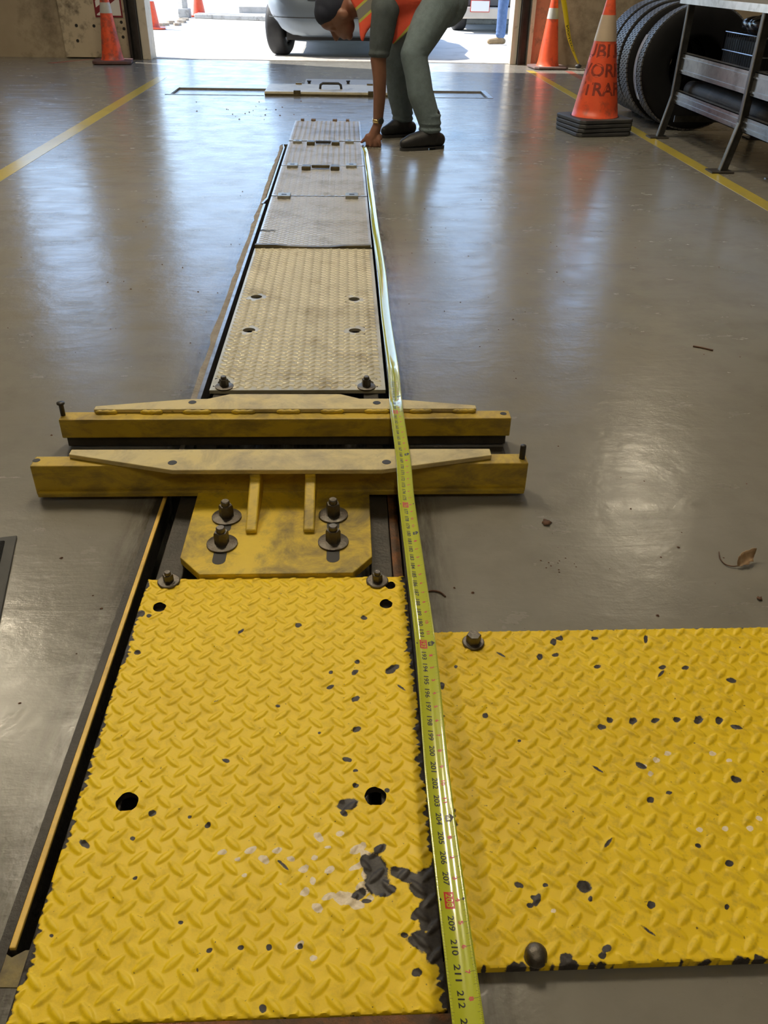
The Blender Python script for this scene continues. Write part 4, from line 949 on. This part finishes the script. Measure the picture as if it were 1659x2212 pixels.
# head: long axis from crown (-x, a bit down) to neck, face downwards
hd = MB(); hd.sphere((0,0,0), (.098,.076,.088), 28, 20)       # x: crown(-)..nape, z: back of skull(+)..face(-)
hd.sphere((.050,0,-.055), (.062,.058,.058), 20, 14)           # jaw / lower face
hd.sphere((-.030,0,-.058), (.050,.062,.040), 18, 12)          # brow
hd.cap2((.000,0,-.098), (.026,0,-.122), .010, .0145)          # nose
hd.sphere((.064,0,-.104), (.018,.026,.014), 14, 8)            # lips
hd.sphere((.092,0,-.092), (.020,.026,.022), 14, 8)            # chin
for s in (-1,1):
    hd.sphere((.032,s*.076,-.002), (.030,.011,.021), 16, 10); hd.sphere((-.004,s*.030,-.083), (.017,.020,.012), 12, 8)
HM = Matrix.Translation(headc) @ Matrix.Rotation(math.radians(4),4,'Z') @ Matrix.Rotation(math.radians(14),4,'Y') @ Matrix.Scale(1.14,4)
hd.xf(HM); m.add(hd.v, hd.f)
chain(m, [(headc+V3((.075,0,.015)),.058),(neckb,.062),(chest,.10)])
chain(m, [(chest,.13),(waist,.13),(pelvis,.14)])
chain(m, [(neckb+V3((.06,-.05,0)),.07),(shL,.060),(elL,.048),(fo1,.042),(fo2,.039),(wrL,.030)])
chain(m, [(neckb+V3((.06,.08,0)),.07),(shR,.060),(elR,.043),(wrR,.030)])
chain(m, [(pelvis,.12),(hipL,.09),(kneeL,.06),(ankL,.04)]); chain(m, [(pelvis,.12),(hipR,.09),(kneeR,.06),(ankR,.04)])
# left hand: back of the hand to the camera, fingers curled down, thumb to the tape
hw = wrL; palm = GY(806,296,5.66)
chain(m, [(hw,.027),(hw.lerp(palm,.5),.032),(palm,.034)])
m.cap2(GY(795,296,5.665), GY(818,297,5.650), .022, .024)
fing = [((795,302),(793,312),(797,319),5.655),((802,304),(801,315),(804,321),5.642),((810,304),(811,315),(811,320),5.635),((818,302),(821,313),(820,320),5.632)]
for (a, b_, c, Y) in fing: chain(m, [(GY(*a,Y),.0125),(GY(*b_,Y-.006),.0105),(GY(*c,Y+.012),.0085)])
chain(m, [(GY(794,296,5.66),.014),(GY(786,303,5.665),.0115),(GY(781,307,5.67),.009)])
# right hand on the right knee
chain(m, [(wrR,.028),(wrR+V3((.0,-.05,-.02)),.034)])
for k in range(4): chain(m, [(wrR+V3((-.022+.016*k,-.065,-.025)),.011),(wrR+V3((-.03+.018*k,-.105,-.035)),.010),(wrR+V3((-.03+.018*k,-.12,-.06)),.009)])
chain(m, [(wrR+V3((-.03,-.03,-.02)),.012),(wrR+V3((-.06,-.055,-.04)),.010)])
remesh_obj('body', m, SKIN, PER, .0058, 2)
# hair
hr = MB().sphere((-.028,0,.012), (.090,.082,.090), 28, 18); hr.sphere((-.052,0,-.018), (.064,.078,.068), 24, 14); hr.xf(HM); remesh_obj('hair', hr, CAPM, PER, .005, 2)
# jeans
m = MB()
chain(m, [(waist+V3((.03,-.03,-.01)),.125),(pelvis+V3((.0,-.03,-.01)),.145)]); chain(m, [(waist+V3((.03,.03,-.01)),.12),(pelvis+V3((0,.03,-.01)),.145)])
for h, k, md, hm in ((hipL,kneeL,midL,hemL),(hipR,kneeR,midR,hemR)):
    chain(m, [(pelvis,.14),(h,.122),(h.lerp(k,.5),.103),(k.lerp(h,.15),.085),(k,.080),(k.lerp(md,.5)+V3((.004,0,0)),.0785),(md,.079),(hm,.070)])
    m.sphere((hm.x+.004,hm.y,hm.z-.045), (.073,.070,.030), 18, 10); m.sphere((hm.x+.001,hm.y,hm.z-.010), (.0755,.073,.022), 18, 10); m.sphere((hm.x-.003,hm.y,hm.z+.035), (.0755,.073,.018), 18, 10)
    for q in range(3): m.sphere((k.x+.035,k.y,k.z-.02+.033*q), (.054,.074,.011), 16, 8)
    m.cap2((k.x-.035,k.y-.045,k.z+.02),(k.x+.03,k.y-.070,k.z-.03),.012,.010); m.cap2(h.lerp(k,.25)+V3((-.02,-.098,0)), h.lerp(k,.6)+V3((.03,-.088,0)),.014,.011)
jeans = remesh_obj('jeans', m, DENIM, PER, .0075, 2)
# boots
for a, toe in ((ankL,V3((.492,5.525,.03))),(ankR,V3((.392,5.985,.03)))):
    m = MB(); d = V3((toe.x-a.x,toe.y-a.y,0)).normalized(); heel = V3((a.x,a.y,.035))-d*.055
    chain(m, [(V3((a.x,a.y,.19)),.055),(V3((a.x,a.y,.10)),.056),(V3((a.x,a.y,.058)),.054)])
    chain(m, [(heel+V3((0,0,.015)),.044),(V3((a.x,a.y,.062))+d*.05,.054),(V3((toe.x,toe.y,.050))-d*.055,.044),(V3((toe.x,toe.y,.040))-d*.008,.032)])
    n_ = V3((-d.y,d.x,0))
    for u0,u1,w0,w1,z1 in ((-.092,-.02,.036,.036,.028),(-.02,.245,.034,.045,.014)):
        P_ = [V3((a.x,a.y,0))+d*u0-n_*w0, V3((a.x,a.y,0))+d*u1-n_*w1, V3((a.x,a.y,0))+d*u1+n_*w1, V3((a.x,a.y,0))+d*u0+n_*w0]
        Lh = (toe-V3((a.x,a.y,.03))).length
    bo = remesh_obj('boot', m, LEATHER, PER, .006, 2)
    for v in bo.data.vertices:
        if v.co.z < .014: v.co.z = .014
    def hull2(P_):
        P_ = sorted(set((round(p[0],4),round(p[1],4)) for p in P_)); H = []
        for seq in (P_, P_[::-1]):
            st_ = []
            for p in seq:
                while len(st_) > 1 and (st_[-1][0]-st_[-2][0])*(p[1]-st_[-2][1])-(st_[-1][1]-st_[-2][1])*(p[0]-st_[-2][0]) <= 0: st_.pop()
                st_.append(p)
            H += st_[:-1]
        return H
    ol = worldloc(PER); base_ = [(v.co.x+ol.x, v.co.y+ol.y) for v in bo.data.vertices if v.co.z < .034]
    uu = lambda p: (p[0]-a.x)*d.x+(p[1]-a.y)*d.y
    so = MB(); so.prism(hull2(base_), .011, .018)
    so.prism(hull2([p for p in base_ if uu(p) < -.012]), .0, .0112); so.prism(hull2([p for p in base_ if uu(p) > .035]), .0, .0112)
    build('sole', so, CARD, PER)
# shirt: torso and sleeves (open ended by the arm filling it)
m = MB()
chain(m, [(neckb+V3((.045,0,.0)),.085),(chest+V3((-.02,-.05,0)),.135),(waist,.140)]); chain(m, [(chest+V3((-.02,.05,0)),.135),(waist,.140)])
chain(m, [(chest+V3((-.05,-.06,-.02)),.11),(shL,.080),(shL.lerp(elL,.45),.073),(shL.lerp(elL,.72),.066)])
m.sphere(tuple(shL.lerp(elL,.88)), (.066,.066,.030), 18, 10)
chain(m, [(chest+V3((-.05,.06,-.02)),.11),(shR,.078),(shR.lerp(elR,.7),.060)])
remesh_obj('shirt', m, SHIRT, PER, .0075, 3)
# safety vest with reflective bands in its cloth pattern
def vest_mat():
    mt_, t, b = newmat('orange_safety_vest_cloth'); c = N(t,'ShaderNodeTexCoord'); sp = N(t,'ShaderNodeSeparateXYZ'); t.links.new(c.outputs['Object'], sp.inputs[0])
    x, z = sp.outputs['X'], sp.outputs['Z']
    def band(val, c0, half): return mth(t,'LESS_THAN', mth(t,'ABSOLUTE', mth(t,'SUBTRACT', val, c0)), half)
    # u along the spine (waist band), v slanting over the shoulder
    def slant(pa, pb):
        A, B = GY(*pa,5.665), GY(*pb,5.665); dx, dz = B.x-A.x, B.z-A.z; L = math.hypot(dx,dz); nx_, nz_ = -dz/L, dx/L
        return mth(t,'ADD', mth(t,'MULTIPLY', x, nx_), mth(t,'MULTIPLY', z, nz_)), (A.x-.56)*nx_+A.z*nz_
    u, UW = slant((908,48),(948,2)); v, VW = slant((772,34),(818,-8))
    yb = mth(t,'MAXIMUM', band(u,UW,.036), band(v,VW,.037)); sb = mth(t,'MAXIMUM', band(u,UW,.022), band(v,VW,.024))
    col = mix(t, ramp(t, noise(t,14,4,.6,c.outputs['Object']),.3,.7), (.90,.12,.06), (.80,.09,.05))
    col = mix(t, yb, col, (.52,.50,.10)); col = mix(t, sb, col, (.24,.23,.22))
    t.links.new(col, b.inputs['Base Color']); b.inputs['Roughness'].default_value = .75
    bump(t, b, noise(t,60,4,.6,c.outputs['Object']), .3, .01); return mt_
VEST = vest_mat(); m = MB()
chain(m, [(neckb+V3((.085,-.035,.015)),.092),(chest+V3((-.02,-.055,.012)),.146),(waist+V3((.02,-.02,.005)),.152)]); chain(m, [(neckb+V3((.085,.035,.015)),.092),(chest+V3((-.02,.055,.012)),.146),(waist+V3((.02,.02,.005)),.152)])
# hanging front panels, near side and far side
pa = [(750,-30),(757,0),(769,22),(776,50),(779,85),(784,93),(791,72),(808,48),(838,24),(872,-5),(872,-40)]
pb = [(838,-40),(842,20),(845,60),(848,98),(866,82),(895,64),(920,44),(945,16),(956,-10),(950,-40)]
for pl_ in (pa, pb):
    P_ = [GY(x,y,5.668) for x,y in pl_]
    m.prism_dir(P_, (0,.036,0)); m.prism_dir([(p.x,5.95,p.z) for p in P_], (0,.036,0))
vo = remesh_obj('safety_vest', m, VEST, PER, .0075, 3)
# wrist watch
wd_ = (elL-wrL).normalized(); wc = wrL+wd_*.022; M_ = V3((0,0,1)).rotation_difference(wd_).to_matrix().to_4x4(); M_ = Matrix.Translation(wc) @ M_
wt = MB().lathe([(.0305,-.011),(.0325,-.011),(.0325,.011),(.0305,.011),(.0305,-.011)], n=28).xf(M_)
wo_ = build('watch', wt, GOLD, PER, smooth=True)
fcn = V3((.55,-.83,0)).normalized(); wf = wc+fcn*.033; MM = Matrix.Translation(wf) @ V3((0,0,1)).rotation_difference(fcn).to_matrix().to_4x4()
dial = MB().lathe([(.0001,-.004),(.020,-.004),(.020,.005),(.017,.007),(.0001,.007)], n=24).xf(MM); build('watch_case', dial, JAMBB, wo_)

# ---------------------------------------------------------------- outdoors
# silver blue car, nose towards the door
CXc, CYf = .10, 11.66
car = thing('car', 'silver blue car parked with its nose just outside the bay door', 'car', (CXc,13.6,-.03))
def rr_outline(hx, y0, y1, r, n=8):
    out = []
    for cx, cy, a0 in ((hx-r,y0+r,-90),(hx-r,y1-r,0),(-hx+r,y1-r,90),(-hx+r,y0+r,180)):
        for k in range(n+1):
            a = math.radians(a0+90*k/n); out.append((CXc+cx+r*math.cos(a), cy+r*math.sin(a)))
    return out
lev = [(.215,.74,.10,.40),(.235,.80,.05,.42),(.30,.87,.02,.42),(.40,.91,.0,.40),(.55,.93,.0,.38),(.72,.92,.04,.36),(.88,.90,.10,.36),(.95,.86,.22,.40),(.99,.80,.9,.40)]
rings = []
for z, hx, dy, r in lev:
    ring = []
    for x, y in rr_outline(hx, CYf+dy, CYf+4.5-dy, r):
        zz = z
        u = abs(x-CXc)
        # front arch: the bumper corner is cut up towards the wheel
        if z < .52 and y > CYf+.16:
            f = min(max((y-CYf-.16)/.16,0),1); zz = z+(.50-z)*f if y < CYf+1.1 else z
        ring.append((x, y, zz))
    rings.append(ring)
cb = build('body', MB().loft(rings), CARP, car); autosmooth(cb, 40)
build('bumper_seam', MB().loft([[(x,y-.003,z) for x,y in rr_outline(.918, CYf-.001, CYf+4.4, .40)] for z in (.418,.426)], False), CARD, car)
cbn = MB(); cl = [(.985,.80,.95,.3),(1.22,.70,1.5,.3),(1.44,.60,1.9,.35),(1.47,.5,2.05,.35)]
cbn.loft([[(x,y,z) for x,y in rr_outline(hx, CYf+dy, CYf+4.35-dy*.35, r)] for z,hx,dy,r in cl]); cg = build('cabin', cbn, GLASS, car); autosmooth(cg, 40)
build('underside', MB().box(CXc-.70, CXc+.70, CYf+.25, CYf+4.2, .17, .26), CARD, car)
for s in (-1,1): build('headlamp', MB().sphere((CXc+s*.66,CYf+.16,.70),(.20,.14,.075),16,10), GLASS, car, smooth=True)
build('grille', MB().box(CXc-.42, CXc+.42, CYf-.012, CYf+.05, .60, .72), CARD, car, bevel=.01)
def wheel(name, c, R, w, parent, steer=0, mat=TIRE):
    m = MB().lathe([(R*.60,-w*.42),(R*.66,-w*.5),(R*.9,-w*.5),(R*.98,-w*.40),(R,-w*.28),(R,w*.28),(R*.98,w*.40),(R*.9,w*.5),(R*.66,w*.5),(R*.60,w*.42)], axis='x', n=44)
    m.xf(Matrix.Translation(V3(c)) @ Matrix.Rotation(steer,4,'Z')); t = build(name, m, mat, parent, smooth=True)
    h = MB().lathe([(.0001,-w*.38),(R*.30,-w*.40),(R*.58,-w*.30),(R*.62,-w*.36),(R*.62,w*.36),(R*.58,w*.30),(R*.30,w*.40),(.0001,w*.38)], axis='x', n=32).xf(Matrix.Translation(V3(c)) @ Matrix.Rotation(steer,4,'Z'))
    build('hub', h, GALV, t, smooth=True); return t
CART = pm('car_tire_rubber', (.018,.018,.021), (.028,.028,.03), .65)
wheel('wheel', (CXc-.80, CYf+.72, .295), .325, .225, car, math.radians(-14), CART); wheel('wheel', (CXc+.80, CYf+.72, .295), .325, .225, car, math.radians(-14), CART)
wheel('wheel', (CXc-.76, CYf+3.4, .295), .325, .225, car, 0, CART); wheel('wheel', (CXc+.76, CYf+3.4, .295), .325, .225, car, 0, CART)
# beige truck behind
TXc, TY = 3.05, 17.15
tk = thing('truck', 'beige pickup truck parked across the yard behind the car', 'truck', (TXc,19,-.03))
TRD = pm('dark_truck_recess', (.09,.09,.09), None, .5)
build('bumper', MB().box(TXc-.98, TXc+.98, TY-.10, TY+.12, .20, .38), TRUCKP, tk, bevel=.03)
build('front_panel', MB().box(TXc-.95, TXc+.95, TY+.05, TY+1.6, .40, 1.10), TRUCKP, tk, bevel=.05)
build('lower_recess', MB().box(TXc-.80, TXc+.80, TY+.02, TY+.055, .40, .52), TRD, tk)
build('licence_plate', MB().box(TXc-.68, TXc-.36, TY-.125, TY-.115, .315, .475), WHITE, tk, bevel=.004)
build('plate_border', MB().box(TXc-.69, TXc-.35, TY-.1145, TY-.102, .305, .485), REDINK, tk)
build('lower_grille', MB().box(TXc-.85, TXc+.85, TY+.035, TY+.052, .54, .60), GALV, tk)
for k in range(3): build('grille_slot', MB().box(TXc-.80, TXc+.80, TY+.03, TY+.052, .63+k*.085, .685+k*.085), TRD, tk)
for s in (-1,1): build('fog_lamp', MB().lathe([(.0001,-.01),(.05,-.01),(.06,.02)], (TXc+s*.82+.0,TY+.03,.455), 'y', 18), TRD, tk)
build('cab', MB().loft([[(TXc+sx*hx,TY+y,z) for sx,y in ((-1,y0),(1,y0),(1,y1),(-1,y1))] for z,hx,y0,y1 in ((1.1,.93,.1,4.9),(1.25,.93,1.4,4.9),(1.8,.72,2.1,3.6))]), GLASS, tk)
build('chassis', MB().box(TXc-.7, TXc+.7, TY+.3, TY+4.9, .28, .42), CARD, tk); build('bed', MB().box(TXc-.95, TXc+.95, TY+1.61, TY+4.9, .42, 1.10), TRUCKP, tk)
for s in (-1,1):
    for y in (.85,4.0): wheel('wheel', (TXc+s*.78, TY+y, .34), .37, .25, tk, 0, CART)
# person outside, seen from the knees down
P2 = tag(empty('person', (2.36,13.85,-.03)), 'person in blue jeans and tan boots standing outside by the right jamb', 'person')
a1 = G(1072,97,-.03); X0 = a1.x; Y0 = a1.y
m = MB(); hipA, hipB = V3((X0+.10,Y0+.08,.92)), V3((X0+.32,Y0+.25,.92)); kA, kB = V3((X0+.06,Y0+.02,.48)), V3((X0+.36,Y0+.30,.47)); aA, aB = V3((X0+.06,Y0+.04,.06)), V3((X0+.44,Y0+.46,.06))
tor = V3((X0+.22,Y0+.18,1.0)); chst = tor+V3((0,0,.40)); nk = tor+V3((0,0,.55)); hdd = tor+V3((-.02,0,.72))
chain(m, [(hipA,.08),(kA,.06),(aA,.045)]); chain(m, [(hipB,.08),(kB,.06),(aB,.045)]); chain(m, [(tor,.13),(chst,.14),(nk,.06),(hdd,.095)])
for s, q in ((-1,V3((-.20,-.02,0))),(1,V3((.20,.05,0)))): chain(m, [(chst+q*.8,.06),(chst+q*1.15+V3((0,0,-.30)),.045),(chst+q*1.1+V3((-.03,-.05,-.52)),.036),(chst+q*1.08+V3((-.04,-.06,-.62)),.03)])
remesh_obj('body', m, SKIN, P2, .012, 2)
m = MB()
for h, k, a in ((hipA,kA,aA),(hipB,kB,aB)):
    chain(m, [(tor,.14),(h,.105),(h.lerp(k,.5),.092),(k,.078),(k.lerp(a,.5),.075),(a+V3((0,0,.05)),.072)])
    for z in (.05,.10): m.sphere(tuple(a+V3((0,0,z))), (.082,.078,.016), 16, 8)
remesh_obj('jeans', m, DENIMB, P2, .011, 2)
m = MB(); chain(m, [(tor+V3((0,0,.08)),.150),(chst,.165)])
for q in (V3((-.20,-.02,0)),V3((.20,.05,0))): chain(m, [(chst,.12),(chst+q*.85,.08),(chst+q*1.1+V3((0,0,-.24)),.062)])
remesh_obj('shirt', m, SHIRT, P2, .012, 2)
for a, d in ((aA,V3((-1,-.15,0)).normalized()),(aB,V3((-.6,-.8,0)).normalized())):
    m = MB(); chain(m, [(V3((a.x,a.y,.10)),.055),(V3((a.x,a.y,.03)),.05)]); chain(m, [(V3((a.x,a.y,.018))-d*.05,.042),(V3((a.x,a.y,.022))+d*.06,.046),(V3((a.x,a.y,.012))+d*.17,.038)])
    bo = remesh_obj('boot', m, TANBOOT, P2, .009, 2)
    for v in bo.data.vertices: v.co.z = max(v.co.z, .002)
# far cones, kerb, debris, fence posts
o1 = G(330,63,-.03); o2 = G(431,36,-.03)
cone('sunlit orange cone outside beside the left jamb', o1.x, o1.y, .13, .035, .72, .44, .03, [(.42,.58)], CONEO, WHITE, 'orange cones out in the yard', .2, -.03, basemat=CONEO)
cone('small orange cone far out in the sunny yard', o2.x, o2.y, .14, .05, .60, .46, .03, [], CONEO, WHITE, 'orange cones out in the yard', .2, -.03, basemat=CONEO)
k0 = G(420,40,-.03); k1 = G(575,46,-.03)
tag(build('kerb', MB().prism([(k0.x,k0.y),(k1.x,k1.y),(6,k1.y+.3),(6,k1.y+.75),(k1.x,k1.y+.45),(k0.x,k0.y+.5)], -.03, .06), SILL, bevel=.02), 'low pale concrete kerb across the yard', 'kerb')
tag(build('fallen_board', MB().box(-2.4, -.9, G(470,27,-.03).y-.1, G(470,27,-.03).y+.15, -.03, .10), SILL), 'short grey beam lying beyond the far cone', 'beam')
rr = random.Random(9)
for k, (x, y, s) in enumerate([(346,58,.11),(358,55,.10),(370,52,.10),(383,55,.10),(392,49,.11),(398,44,.11)]):
    g = G(x, y, -.03); pts = [(g.x+s*(.6+.5*rr.random())*math.cos(2*PI*q/7), g.y+1.6*s*(.6+.5*rr.random())*math.sin(2*PI*q/7)) for q in range(7)]
    labs = ['first flat piece of rubble beside the near yard cone','second flat piece of rubble beside the near yard cone','third rubble piece from the near yard cone','fourth rubble piece from the near yard cone','rubble piece below the leaning fence post','rubble piece right against the fence post']
    tag(build('rubble', MB().prism(pts, -.029, .01+.03*rr.random()), WOOD), labs[k], 'rubble', 'broken pieces along the yard edge')
g = G(402,38,-.03)
fp = thing('fence_post', 'pale post with wire netting at the yard edge', 'post', (g.x,g.y,-.03))
build('post', MB().box(g.x-.05,g.x+.05,g.y-.05,g.y+.05,-.03,1.9), SILL, fp)
build('foot_block', MB().box(g.x-.14,g.x+.10,g.y-.14,g.y+.14,-.03,.14), SILL, fp, bevel=.02)
mm = MB()
for k in range(40):
    z = .15+k*.045; mm.tube([(g.x-.05,g.y,z),(g.x-.17,g.y+.02,z+.06)], .004, 4); mm.tube([(g.x-.05,g.y,z+.06),(g.x-.17,g.y+.02,z)], .004, 4)
build('wire_netting', mm, GALV, fp)
